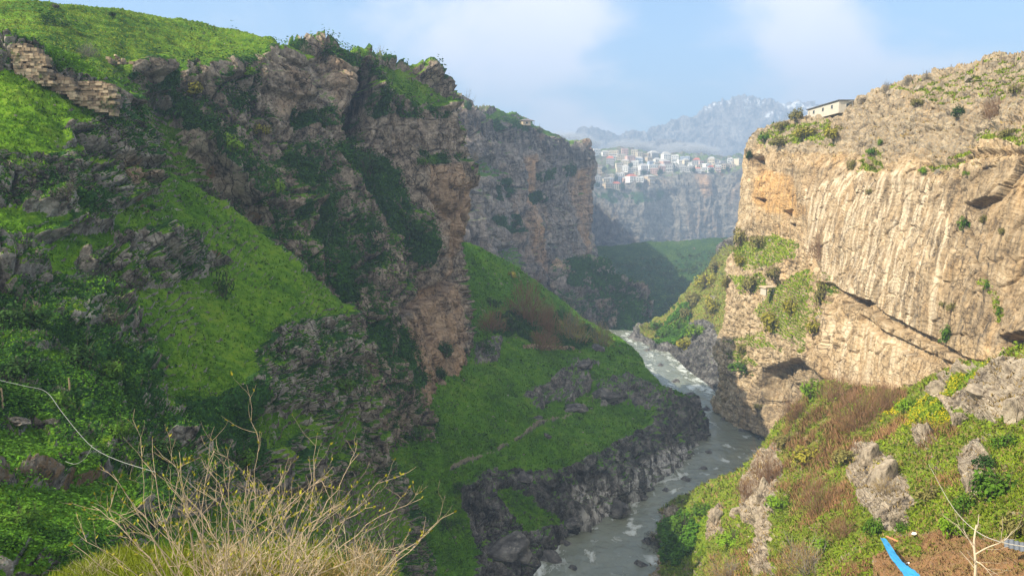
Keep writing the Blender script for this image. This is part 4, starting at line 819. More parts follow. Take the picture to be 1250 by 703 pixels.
def quads(P, N, size):
    """leaves lying roughly across N"""
    n = len(P)
    t = rng.normal(size=(n, 3)); t -= (t * N).sum(1, keepdims=True) * N; t /= np.linalg.norm(t, axis=1, keepdims=True) + 1e-6
    N = N + rng.normal(size=(n, 3)) * .45; N /= np.linalg.norm(N, axis=1, keepdims=True)
    b = np.cross(N, t)
    s = size[:, None]
    V = np.stack([P - t * s, P - b * s * .6, P + t * s, P + b * s * .6], 1).reshape(-1, 3)
    return V, np.arange(len(V)).reshape(-1, 4)
UP = np.array([0, 0, 1.0])
def grass_cover(name, spec, mat, label):
    Vs, Fs, Ns, Ts, o = [], [], [], [], 0
    for sh, n, key, lo, px, area, nz in spec:
        r = sample_sheet(sh, n, key, lo, nz, area=area)
        if r is None: continue
        P, N = r
        size = np.clip(px * np.linalg.norm(P, axis=1) / F, .06, 1.1)
        D = N * .45 + UP * .75
        size = size * (.55 + .9 * tone_at(P, .16))
        V, f, nn, tn = cards(P - N * (size * .1)[:, None], D, size, size * .28)
        Vs.append(V); Fs.append(f + o); Ns.append(nn); Ts.append(tn); o += len(V)
    me = np_mesh(name, np.concatenate(Vs), np.concatenate(Fs), mat, normals=np.concatenate(Ns), attrs={'tone': np.concatenate(Ts)})
    ob = link(bpy.data.objects.new(name, me)); tag(ob, label, 'grass', kind='stuff')
def leaf_cover(name, spec, mat, label, cat):
    Vs, Fs, Ns, Ts, o = [], [], [], [], 0
    for sh, n, key, lo, px, area, depth in spec:
        r = sample_sheet(sh, n, key, lo, area=area)
        if r is None: continue
        P, N = r
        size = np.clip(px * np.linalg.norm(P, axis=1) / F, .08, 1.5)
        lump = .5 + .8 * fbm(P, .35, 3, .6, 77)
        P = P + N * (depth * rng.random(len(P)) * np.clip(lump + .3, 0, 1.6))[:, None] + UP * (depth * .3 * rng.random(len(P)))[:, None]
        V, f = quads(P, N * .6 + UP * .4, size)
        nn = np.repeat(N * .6 + UP * .5 + rng.normal(size=N.shape) * .4, 4, 0)
        Vs.append(V); Fs.append(f + o); Ns.append(nn); Ts.append(np.repeat(tone_at(P, .08), 4)); o += len(V)
    me = np_mesh(name, np.concatenate(Vs), np.concatenate(Fs), mat, normals=np.concatenate(Ns), attrs={'tone': np.concatenate(Ts)})
    ob = link(bpy.data.objects.new(name, me)); tag(ob, label, cat, kind='stuff')

G_sh = leaf_mat('shade_grass', (.10, .225, .008), .55)  # green copy for the left slopes, their shade put into the colour
G_top = leaf_mat('hilltop_grass', (.19, .26, .025), .35)  # lighter copy, the hilltop's sunlight put into the colour
G_lit = leaf_mat('sunny_grass', (.20, .27, .02), .5)  # yellower copy, sunlight of the right slope put into the colour
G_dry = leaf_mat('dry_grass', (.30, .22, .09), .45)
G_ivy = leaf_mat('creeper_leaf', (.032, .09, .010), .65)
G_herb = leaf_mat('herb_leaf', (.07, .17, .014), .55)
grass_cover('hillside_grass', [('hillside', 42000, 'grass', .55, 2.6, None, .3), ('left_cliff', 22000, 'grass', .55, 2.2, [(-200, 100), (600, 100), (600, 700), (-200, 700)], .3), ('gorge_floor', 42000, 'grass', .55, 2.0, None, .3)], G_sh, 'short bright green grass on the left slopes and gorge floor')
grass_cover('hilltop_grass', [('left_cliff', 26000, 'grass', .55, 1.3, [(-200, -60), (600, -60), (600, 100), (-200, 100)], .3)], G_top, 'sunlit yellow green grass on the hill above the left cliff')
grass_cover('sunny_grass', [('right_slope', 45000, 'grass', .45, 3.0, None, .2), ('right_cliff', 9000, 'grass', .4, 2.6, None, .2), ('valley_slope', 6000, 'grass', .5, 1.6, None, .2), ('right_bank', 3000, 'grass', .5, 2.0, None, .2)], G_lit, 'yellow green spring grass on the sunny right slope')
grass_cover('dry_grass', [('right_slope', 14000, 'dry', .4, 3.4, None, .2), ('right_slope', 5000, 'dirt', .4, 2.4, None, .2), ('right_bank', 5000, 'grass', .5, 2.0, None, .2), ('right_cliff', 1500, 'grass', .3, 3, None, .1)], G_dry, 'straw coloured dry grass on the sunny right slope')
leaf_cover('creeper', [('left_cliff', 60000, 'ivy', .35, 1.7, None, 2.6), ('hillside', 85000, 'ivy', .35, 1.45, None, 1.5), ('gorge_floor', 14000, 'ivy', .35, 1.5, None, 1.4), ('middle_cliff', 14000, 'ivy', .4, 1.1, None, 2.5), ('lower_cliff', 7000, 'ivy', .4, 1.1, None, 3)], G_ivy, 'dark green creepers and low shrubs clinging to the left cliffs', 'creeper')
leaf_cover('sunny_herbs', [('right_slope', 15000, 'grass', .5, 2.2, None, .6)], leaf_mat('sunny_herb_leaf', (.17, .25, .018), .55), 'low yellow green herbs among the grass of the right slope', 'herbs')  # lighter copy of the herb leaf, sunlight put into its colour
leaf_cover('herbs', [('right_slope', 9000, 'ivy', .3, 2.2, None, 1.2), ('right_bank', 9000, 'ivy', .3, 1.5, None, 1.8), ('hillside', 14000, 'grass', .7, 2.0, [(-50, 480), (160, 480), (200, 720), (-50, 720)], .5)], G_herb, 'leafy green herbs growing among the grass', 'herbs')
def weeds():
    Vs, Fs, Ns, Ts, o = [], [], [], [], 0
    for sh, n, px in (('hillside', 26000, 2.3), ('gorge_floor', 22000, 1.8), ('left_cliff', 12000, 1.6)):
        P, N = sample_sheet(sh, n, 'grass', .5, .2)
        k = fbm(P, .13, 4, .65, 88) > .2
        P, N = P[k], N[k]
        size = np.clip(px * np.linalg.norm(P, axis=1) / F, .1, .9)
        P = P + N * (size * rng.random(len(P)) * 1.4)[:, None]
        V, f = quads(P, N * .4 + UP * .5, size)
        Vs.append(V); Fs.append(f + o); Ns.append(np.repeat(N * .5 + UP * .5 + rng.normal(size=N.shape) * .4, 4, 0)); Ts.append(np.repeat(tone_at(P, .08), 4)); o += len(V)
    me = np_mesh('weeds', np.concatenate(Vs), np.concatenate(Fs), leaf_mat('weed_leaf', (.045, .10, .015), .6), normals=np.concatenate(Ns), attrs={'tone': np.concatenate(Ts)})
    tag(link(bpy.data.objects.new('weeds', me)), 'darker weeds in clumps on the left grass slopes', 'weeds', kind='stuff')
weeds()
def valley_wood():
    """the far wooded bank reads as one mass"""
    r = sample_sheet('valley_slope', 1500, 'ivy', .3)
    Vs, Fs, o = [], [], 0
    if r is None: return
    for p, nn in zip(*r):
        d = np.linalg.norm(p); rad = rng.uniform(2.2, 4.2)
        m = 26
        u = rng.normal(size=(m, 3)); u /= np.linalg.norm(u, axis=1, keepdims=True)
        u *= (rng.random((m, 1)) ** .4) * rad * np.array([1, 1, .85])
        V, f = quads(p + np.array([0, 0, rad * .6]) + u, u / rad + UP * .5, np.full(m, rad * .33))
        Vs.append(V); Fs.append(f + o); o += len(V)
    me = np_mesh('far_wood', np.concatenate(Vs), np.concatenate(Fs), leaf_mat('far_wood_leaf', (.06, .10, .02), .5), smooth=False, attrs={'tone': np.full(o, .5)})
    tag(link(bpy.data.objects.new('far_wood', me)), 'hazy green scrub wood on the far valley slope above the river', 'wood', kind='stuff')
valley_wood()

def scrub_cover():
    """thin rust coloured stems all over the dry parts of the right slope"""
    Vs, Fs, Ns, Ts, o = [], [], [], [], 0
    for area, n in (([(940, 600), (960, 520), (1000, 475), (1110, 480), (1110, 520), (1060, 560), (1000, 590), (960, 620)], 5200), ([(960, 600), (1040, 580), (1050, 640), (980, 660)], 1500), ([(1130, 520), (1180, 520), (1180, 600), (1120, 600)], 900), ([(870, 680), (1060, 660), (1080, 720), (860, 720)], 2600)):
        r = sample_sheet('right_slope', n, 'grass', .1, .1, area=area)
        P, N = r
        k = fbm(P, .12, 3, .6, 91) > .03
        P, N = P[k], N[k]
        size = np.clip(7.5 * np.linalg.norm(P, axis=1) / F, .3, 2.2)
        V, f, nn, tn = cards(P, N * .3 + UP * .9, size, size * .035, lean=.45, per=6)
        Vs.append(V); Fs.append(f + o); Ns.append(nn); Ts.append(tn); o += len(V)
    me = np_mesh('dry_scrub', np.concatenate(Vs), np.concatenate(Fs), leaf_mat('rust_stem', (.27, .15, .075), .5, trans=False), normals=np.concatenate(Ns), attrs={'tone': np.concatenate(Ts)})
    tag(link(bpy.data.objects.new('dry_scrub', me)), 'rust brown dry scrub over the near right slope', 'scrub', kind='stuff')
scrub_cover()
def flowers():
    P, N = sample_sheet('right_slope', 5200, 'grass', .5, .1, area=[(1075, 520), (1090, 495), (1130, 488), (1170, 460), (1212, 444), (1200, 470), (1165, 500), (1178, 520), (1150, 537), (1100, 522)])
    k = fbm(P, .16, 3, .6, 97) > -.1; P, N = P[k], N[k]
    size = np.clip(1.5 * np.linalg.norm(P, axis=1) / F, .1, .5)
    V, f = quads(P + UP * (size * (1 + rng.random(len(P))))[:, None], N * .4 + UP, size * .7)
    me = np_mesh('yellow_flowers', V, f, leaf_mat('yellow_petal', (.62, .52, .02), .3), normals=np.repeat(N * .3 + UP, 4, 0), attrs={'tone': np.full(len(V), .5)})
    tag(link(bpy.data.objects.new('yellow_flowers', me)), 'yellow flowers thick in the grass below the right cliff', 'flowers', kind='stuff')
flowers()
def stones(name, spec, mat, label):
    ico = bmesh.new(); bmesh.ops.create_icosphere(ico, subdivisions=1, radius=1.0)
    iv = np.array([v.co[:] for v in ico.verts]); fi = np.array([[v.index for v in f.verts] for f in ico.faces]); ico.free()
    Vs, Fs, o = [], [], 0
    for sh, n, key, lo, px in spec:
        P, N = sample_sheet(sh, n, key, lo, .2)
        k = fbm(P, .05, 3, .6, 33) > -.02
        for p in P[k]:
            sz = px * p[1] / F * rng.uniform(.35, 1.4) ** 1.5
            v = iv * rng.uniform(.55, 1.2, (len(iv), 1)) * rng.uniform(.6, 1.2, (1, 3)) * sz * np.array([1, 1, .7])
            Vs.append(v + p); Fs.append(fi + o); o += len(iv)
    tag(link(bpy.data.objects.new(name, np_mesh(name, np.concatenate(Vs), np.concatenate(Fs), mat, smooth=False))), label, 'stones', kind='stuff')
stones('loose_stones', [('hillside', 420, 'grass', .5, 1.8), ('left_cliff', 300, 'grass', .5, 1.4), ('gorge_floor', 520, 'grass', .5, 1.5)], M_hill, 'grey stones strewn over the left grass slopes')
stones('pale_stones', [('right_slope', 650, 'grass', .3, 2.2), ('right_cliff', 200, 'grass', .3, 1.8)], M_slope, 'pale stones strewn over the right slope')

# ------------------------------------------------------------------ shrubs and small trees, each a thing
WOOD_D = simple('dark_twig', (.09, .065, .05), var=.4)
WOOD_B = simple('brown_twig', (.22, .13, .08), var=.4)
WOOD_G = simple('grey_twig', (.22, .19, .17), var=.35)
WOOD_P = simple('pale_twig', (.46, .38, .27), var=.3)
LEAFS = {'green': leaf_mat('bush_green', (.08, .165, .017), .5), 'bright': leaf_mat('bush_bright', (.15, .26, .018), .45), 'dark': leaf_mat('bush_dark', (.032, .075, .016), .5),
         'yellow': leaf_mat('bush_yellow', (.27, .25, .035), .45), 'olive': leaf_mat('bush_olive', (.20, .185, .06), .45), 'brown': leaf_mat('bush_brown', (.23, .14, .075), .4), 'straw': leaf_mat('bush_straw', (.33, .24, .10), .4), 'grey': leaf_mat('bush_grey', (.10, .10, .075), .4)}
def stems_mesh(seed, kind):
    r = random.Random(seed); b = MB()
    def grow(p, d, L, rad, depth):
        k = 3
        pts, rs = [p], [rad]
        for i in range(k):
            d = (d + Vector((r.gauss(0, .22), r.gauss(0, .22), r.gauss(.05, .15)))).normalized()
            p = p + d * L / k; pts.append(p); rs.append(rad * (1 - .55 * (i + 1) / k))
        b.tube(pts, rs, 3)
        if depth:
            for _ in range({'leafy': 3, 'twiggy': 4, 'tree': 4}[kind]):
                q = pts[r.randint(1, k)]
                nd = (d + Vector((r.gauss(0, .6), r.gauss(0, .6), r.gauss(.1, .4)))).normalized()
                grow(q, nd, L * r.uniform(.45, .75), rad * .5, depth - 1)
    if kind == 'tree':
        grow(Vector((0, 0, -.1)), Vector((0, 0, 1)), .85, .045, 0)
        for _ in range(9):
            grow(Vector((0, 0, r.uniform(.35, .75))), Vector((r.gauss(0, .7), r.gauss(0, .7), r.uniform(.4, 1.1))).normalized(), r.uniform(.5, .9), .022, 2)
    else:
        for _ in range(7 if kind == 'leafy' else 15):
            a = r.uniform(0, 6.283); t = r.uniform(.15, 1.05)
            grow(Vector((r.gauss(0, .12), r.gauss(0, .12), -.1)), Vector((math.cos(a) * t, math.sin(a) * t, 1)).normalized(), r.uniform(.6, 1.0), .022 if kind == 'leafy' else .014, 1 if kind == 'leafy' else 2)
    return b
def foliage_mesh(name, seed, n, leaf, hollow=.35, flat=.8, lumps=11):
    r = np.random.default_rng(seed)
    C = r.normal(size=(lumps, 3)); C /= np.linalg.norm(C, axis=1, keepdims=True); C *= (.35 + .45 * r.random((lumps, 1)))
    C[:, 2] = np.abs(C[:, 2]) * flat + .28
    R_ = .22 + .25 * r.random(lumps)
    k = r.integers(0, lumps, n)
    u = r.normal(size=(n, 3)); u /= np.linalg.norm(u, axis=1, keepdims=True)
    P = C[k] + u * (R_[k] * (hollow + (1 - hollow) * r.random(n) ** .6))[:, None]
    P[:, 2] = np.maximum(P[:, 2], .02 + .1 * r.random(n))
    s = leaf * (.6 + .8 * r.random(n))
    N = u * .8 + np.array([0, 0, .5]) + r.normal(size=(n, 3)) * .3; N /= np.linalg.norm(N, axis=1, keepdims=True)
    t = r.normal(size=(n, 3)); t -= (t * N).sum(1, keepdims=True) * N; t /= np.linalg.norm(t, axis=1, keepdims=True) + 1e-6
    b = np.cross(N, t)
    V = np.stack([P - t * s[:, None], P - b * s[:, None] * .55, P + t * s[:, None], P + b * s[:, None] * .55], 1)
    nn = P * .5 + u * .6 + np.array([0, 0, .3]) + r.normal(size=(n, 3)) * .25
    return np_mesh(name, V, np.arange(4 * n).reshape(-1, 4), LEAFS['green'], normals=np.repeat(nn, 4, 0), attrs={'tone': np.repeat(np.clip(.25 + .5 * r.random(lumps)[k] + .1 * r.normal(size=n), 0, 1), 4)})
def sprig_mesh(name, seed):
    """buds and fine twigs of a leafless bush"""
    r = np.random.default_rng(seed); n = 900
    u = r.normal(size=(n, 3)); u[:, 2] = np.abs(u[:, 2]); u /= np.linalg.norm(u, axis=1, keepdims=True)
    P = u * (.25 + .75 * r.random((n, 1)) ** .7) * np.array([.95, .95, 1.1])
    D = u * .8 + np.array([0, 0, .6]) + r.normal(size=(n, 3)) * .35; D /= np.linalg.norm(D, axis=1, keepdims=True)
    a = r.normal(size=(n, 3)); sd = np.cross(a, D); sd /= np.linalg.norm(sd, axis=1, keepdims=True)
    h = (.14 + .16 * r.random((n, 1))); w = .009
    V = np.stack([P - sd * w, P + sd * w, P + D * h], 1)
    return np_mesh(name, V, np.arange(3 * n).reshape(-1, 3), LEAFS['brown'], smooth=False, attrs={'tone': np.full(3 * n, .5)})
FOL = {'leafy': [foliage_mesh('foliage', 100 + k, 650, .085) for k in range(4)], 'sparse': [foliage_mesh('foliage', 120 + k, 420, .06, .2, .9, 14) for k in range(3)],
       'twiggy': [sprig_mesh('twigs', 140 + k) for k in range(4)], 'hanging': [foliage_mesh('foliage', 160 + k, 500, .085, .3, .5, 12) for k in range(2)]}
STM = {'leafy': [stems_mesh(200 + k, 'leafy').mesh('stems', WOOD_D) for k in range(4)], 'twiggy': [stems_mesh(220 + k, 'twiggy').mesh('stems', WOOD_B) for k in range(4)], 'tree': [stems_mesh(240 + k, 'tree').mesh('branches', WOOD_G) for k in range(3)]}
def slot(o, m):
    o.material_slots[0].link = 'OBJECT'; o.material_slots[0].material = m
_cnt = 0
def shrub(kind, tone, sh, px, py, w, label, h=None, group=None, cat=None, wood=None, sink=.1, Y=None):
    """w, h in pixels of the photograph at the place where it stands"""
    global _cnt; _cnt += 1
    if Y: p, nrm = at(px, py, Y), Vector((0, 0, 1))
    else: p, nrm = surf(sh, px, py)
    dist = p.y
    r = w * dist / F / 2 * .98; hh = (h or w * .8) * dist / F
    name = {'leafy': 'shrub', 'sparse': 'shrub', 'twiggy': 'bare_shrub', 'hanging': 'hanging_shrub', 'tree': 'bare_tree', 'crowntree': 'tree'}[kind]
    e = empty(name, p - Vector((0, 0, hh * sink)), _cnt * 1.7)
    tag(e, label, cat or ('tree' if 'tree' in kind else 'shrub'), group)
    sk = {'leafy': 'leafy', 'sparse': 'leafy', 'twiggy': 'twiggy', 'hanging': 'leafy', 'tree': 'tree', 'crowntree': 'tree'}[kind]
    s = bpy.data.objects.new('trunk' if sk == 'tree' else 'stems', STM[sk][_cnt % len(STM[sk])]); link(s, e); s.scale = (r, r, hh)
    slot(s, wood or (WOOD_B if kind == 'twiggy' and tone == 'brown' else WOOD_G if kind in ('twiggy', 'tree') else WOOD_D))
    if kind != 'tree':
        fk = {'crowntree': 'leafy'}.get(kind, kind)
        f = bpy.data.objects.new('twigs' if kind == 'twiggy' else 'crown' if kind == 'crowntree' else 'foliage', FOL[fk][_cnt % len(FOL[fk])]); link(f, e); f.scale = (r, r, hh * .9)
        slot(f, LEAFS[tone])
        if kind == 'hanging': f.location = (0, 0, -hh * .45)
        if kind == 'crowntree': f.location = (0, 0, hh * .12)
    return e
SL = 'shrubs and small trees on the skyline of the left cliff'
LC = 'shrubs on the left cliff and hillside'
for a in [
 ('leafy', 'grey', 'left_cliff', 68, 9, 13, 'small dark shrub at the crest of the green hill, upper left corner', 7, SL),
 ('leafy', 'dark', 'left_cliff', 137, 18, 14, 'dark low bush on the hill crest right of the tiny crest shrub', 7, SL),
 ('sparse', 'grey', 'left_cliff', 376, 70, 24, 'grey green shrub on the cliff rim where the meadow hill ends', 15, SL),
 ('sparse', 'grey', 'left_cliff', 398, 73, 15, 'smaller grey shrub on the rim just right of the larger rim shrub', 10, SL),
 ('tree', 'grey', 'left_cliff', 465, 80, 16, 'leafless little tree standing up from the grassy cliff nose', 16, SL),
 ('tree', 'grey', 'left_cliff', 512, 97, 12, 'thin bare sapling on the dark edge of the cliff nose', 13, SL),
 ('twiggy', 'grey', 'left_cliff', 534, 114, 10, 'tiny bare shrub low on the right shoulder of the cliff nose', 8, SL),
 ('twiggy', 'grey', 'left_cliff', 108, 68, 30, 'grey brown bare thicket at the foot of the hilltop meadow above the ruined wall', 16, LC),
 ('twiggy', 'grey', 'left_cliff', 184, 130, 42, 'fan of bare grey stems in the top of the grassy gully', 36, LC),
 ('leafy', 'yellow', 'left_cliff', 236, 116, 38, 'yellow green bush on a ledge high on the left cliff', 22, LC),
 ('leafy', 'bright', 'left_cliff', 283, 184, 38, 'bright green bush on a ledge beside the gully', 24, LC),
 ('leafy', 'yellow', 'left_cliff', 318, 163, 26, 'yellowish bush on the ledge right of the bright green bush', 18, LC),
 ('leafy', 'bright', 'left_cliff', 334, 236, 30, 'bright bush topping the rock rib between gully and creepers', 24, LC),
 ('leafy', 'bright', 'left_cliff', 300, 92, 30, 'light green bush under the meadow edge on the cliff rim', 14, LC),
 ('leafy', 'dark', 'left_cliff', 450, 210, 50, 'broad dark green bush in the middle of the nose cliff', 26, LC),
 ('leafy', 'dark', 'left_cliff', 500, 285, 44, 'dark green bush above the overhang of the nose cliff', 30, LC),
 ('leafy', 'green', 'left_cliff', 520, 200, 34, 'green bush on the ledge across the nose cliff', 14, LC),
 ('leafy', 'dark', 'left_cliff', 543, 432, 26, 'round dark bush on the warm brown foot of the nose cliff', 24, LC),
 ('leafy', 'dark', 'left_cliff', 536, 462, 22, 'dark bush below the round one on the warm brown cliff foot', 18, LC),
 ('leafy', 'green', 'left_cliff', 512, 532, 26, 'mossy green bush low in the gully beside the green gorge floor', 22, LC),
 ('leafy', 'bright', 'left_cliff', 472, 545, 34, 'bright mossy bush capping a rock at the foot of the cliff', 18, LC),
 ('leafy', 'green', 'hillside', 418, 476, 34, 'green bush on the rocks under the point of the meadow spur', 20, LC),
 ('leafy', 'bright', 'hillside', 428, 575, 34, 'bright green clump under the lower grass ledge', 16, LC),
 ('sparse', 'dark', 'hillside', 274, 362, 38, 'dark leafless looking shrub alone on the grass slope', 42, LC),
 ('sparse', 'grey', 'left_cliff', 256, 252, 46, 'grey shrub thicket on the right edge of the gully grass', 34, LC),
 ('sparse', 'dark', 'left_cliff', 288, 272, 40, 'dark thicket next to the grey one above the meadow spur', 32, LC),
 ('leafy', 'dark', 'hillside', 187, 256, 14, 'single dark tuft in the upper gully grass', 9, LC),
 ('sparse', 'grey', 'hillside', 140, 396, 36, 'grey shrub below the rock band left of the grass slope', 26, LC),
 ('sparse', 'grey', 'hillside', 172, 352, 40, 'grey brush at the foot of the rock band in mid hillside', 18, LC),
 ('leafy', 'green', 'hillside', 138, 462, 44, 'mossy green bush beside the pale stained rock', 28, LC),
 ('leafy', 'dark', 'hillside', 100, 448, 60, 'big dark bush in the shaded corner left of the pale stained rock', 34, LC),
 ('leafy', 'green', 'hillside', 148, 532, 40, 'green bush above the bare soil bank at lower left', 26, LC),
 ('leafy', 'dark', 'hillside', 30, 395, 70, 'wide dark green bush at the left frame edge in mid height', 36, LC),
 ('leafy', 'dark', 'hillside', 22, 458, 60, 'dark bush behind the wooden stake at the left edge', 30, LC),
 ('leafy', 'green', 'hillside', 72, 498, 46, 'green bush under the bend of the hanging cable', 24, LC),
 ('leafy', 'green', 'hillside', 24, 640, 60, 'leafy green bush at the left edge below the soil bank', 30, LC),
 ('sparse', 'grey', 'hillside', 80, 244, 44, 'dark grey brush between the upper left rock bands', 24, LC),
 ('leafy', 'dark', 'hillside', 200, 560, 60, 'dark bush at the foot of the meadow behind the bare branches', 36, LC),
 ('leafy', 'green', 'hillside', 300, 570, 46, 'green bush in the rocks behind the tallest bare branches', 28, LC),
]: shrub(*a)
GF = 'bare trees and bushes on the gorge floor'
for a in [
 ('twiggy', 'brown', 'gorge_floor', 642, 392, 62, 'reddish brown bare tree, tallest of the thicket on the gorge floor', 52, GF),
 ('twiggy', 'brown', 'gorge_floor', 668, 404, 40, 'brown bare tree just right of the tallest one in the gorge floor thicket', 40, GF),
 ('twiggy', 'straw', 'gorge_floor', 698, 414, 50, 'straw coloured bare bush in the middle of the gorge floor thicket', 36, GF),
 ('twiggy', 'straw', 'gorge_floor', 734, 420, 36, 'pale brown bush at the right end of the gorge floor thicket', 30, GF),
 ('twiggy', 'brown', 'gorge_floor', 600, 402, 46, 'brown bare bush at the left end of the gorge floor thicket', 26, GF),
 ('sparse', 'dark', 'gorge_floor', 625, 404, 40, 'dark bush in front of the tallest reddish tree', 22, GF),
 ('sparse', 'dark', 'gorge_floor', 602, 374, 30, 'dark bush on the slope above the left end of the thicket', 16, GF),
 ('twiggy', 'brown', 'gorge_floor', 660, 422, 60, 'low brown brush along the terrace wall on the gorge floor', 22, GF),
 ('leafy', 'green', 'gorge_floor', 708, 400, 24, 'small green bush behind the straw coloured one', 16, GF),
 ('sparse', 'dark', 'gorge_floor', 590, 430, 40, 'dark shrub on the rock ledge beside the cliff foot', 20, GF),
 ('sparse', 'dark', 'gorge_floor', 560, 596, 30, 'dark purple grey shrub on the lower green slope', 12, GF),
 ('sparse', 'dark', 'gorge_floor', 548, 644, 40, 'rounded dark shrub at the path end near the cliff', 16, GF),
 ('leafy', 'yellow', 'gorge_floor', 626, 338, 16, 'yellowish bush near the top of the green slope', 10, GF),
]: shrub(*a)
RB = 'yellow green bushes on the sunny bank beyond the spur'
for a in [
 ('leafy', 'yellow', 'right_bank', 862, 350, 36, 'yellow green bush on the bank touching the spur rock', 26, RB), ('leafy', 'olive', 'right_bank', 846, 372, 30, 'olive bush below and left of the bush touching the spur', 22, RB),
 ('leafy', 'yellow', 'right_bank', 868, 384, 34, 'large yellow bush against the pale spur wall', 26, RB), ('leafy', 'bright', 'right_bank', 850, 408, 36, 'bright yellow green bush above the dark river rocks', 20, RB),
 ('leafy', 'olive', 'right_bank', 874, 330, 26, 'olive bush at the top of the bank near the spur corner', 20, RB), ('leafy', 'green', 'right_bank', 830, 400, 28, 'green bush in the shadow edge on the far bank', 18, RB),
 ('leafy', 'green', 'right_bank', 812, 412, 24, 'dark bush near the river bend on the far bank', 16, RB), ('leafy', 'olive', 'right_bank', 838, 386, 22, 'small olive bush in mid bank', 16, RB),
 ('leafy', 'green', 'right_bank', 800, 400, 22, 'green bush farthest down the shaded far bank', 15, RB), ('leafy', 'yellow', 'right_bank', 834, 424, 26, 'yellow bush lowest on the bank over the grey rocks', 16, RB),
]: shrub(*a)
SPUR_G = 'shrubs on the spur under the right cliff'
for a in [
 ('leafy', 'olive', 'right_cliff', 903, 300, 34, 'pale olive bush at the top left of the spur', 24, SPUR_G), ('leafy', 'olive', 'right_cliff', 926, 302, 34, 'olive bush left of the green patch on the spur top', 20, SPUR_G),
 ('leafy', 'yellow', 'right_cliff', 905, 322, 30, 'yellowish bush on the upper spur ledge', 18, SPUR_G), ('leafy', 'olive', 'right_cliff', 944, 340, 34, 'grey green bush above the concrete slab', 24, SPUR_G),
 ('leafy', 'olive', 'right_cliff', 916, 356, 40, 'broad olive bush left of the concrete slab', 22, SPUR_G), ('leafy', 'yellow', 'right_cliff', 944, 402, 48, 'golden yellow bush, biggest on the spur below the slab', 34, SPUR_G),
 ('leafy', 'yellow', 'right_cliff', 966, 380, 32, 'golden bush up and right of the biggest golden one', 26, SPUR_G), ('leafy', 'yellow', 'right_cliff', 994, 408, 32, 'yellow bush with a dark hollow under it beside the cliff wall', 30, SPUR_G),
 ('leafy', 'olive', 'right_cliff', 1000, 372, 28, 'olive bush in the cleft between spur and cliff wall', 34, SPUR_G), ('leafy', 'olive', 'right_cliff', 906, 430, 26, 'olive dome bush low on the spur', 18, SPUR_G),
 ('leafy', 'green', 'right_cliff', 906, 452, 44, 'leafy green patch bush under the olive dome', 18, SPUR_G), ('twiggy', 'brown', 'right_cliff', 1000, 312, 34, 'brown bare brush against the cliff at the head of the spur', 30, SPUR_G),
 ('leafy', 'olive', 'right_cliff', 884, 352, 20, 'small olive bush hanging over the river edge of the spur', 18, SPUR_G), ('leafy', 'olive', 'right_cliff', 925, 500, 16, 'small bush on the grey river rocks of the spur', 10, SPUR_G)
]: shrub(*a)
RC = 'shrubs growing on the right cliff'
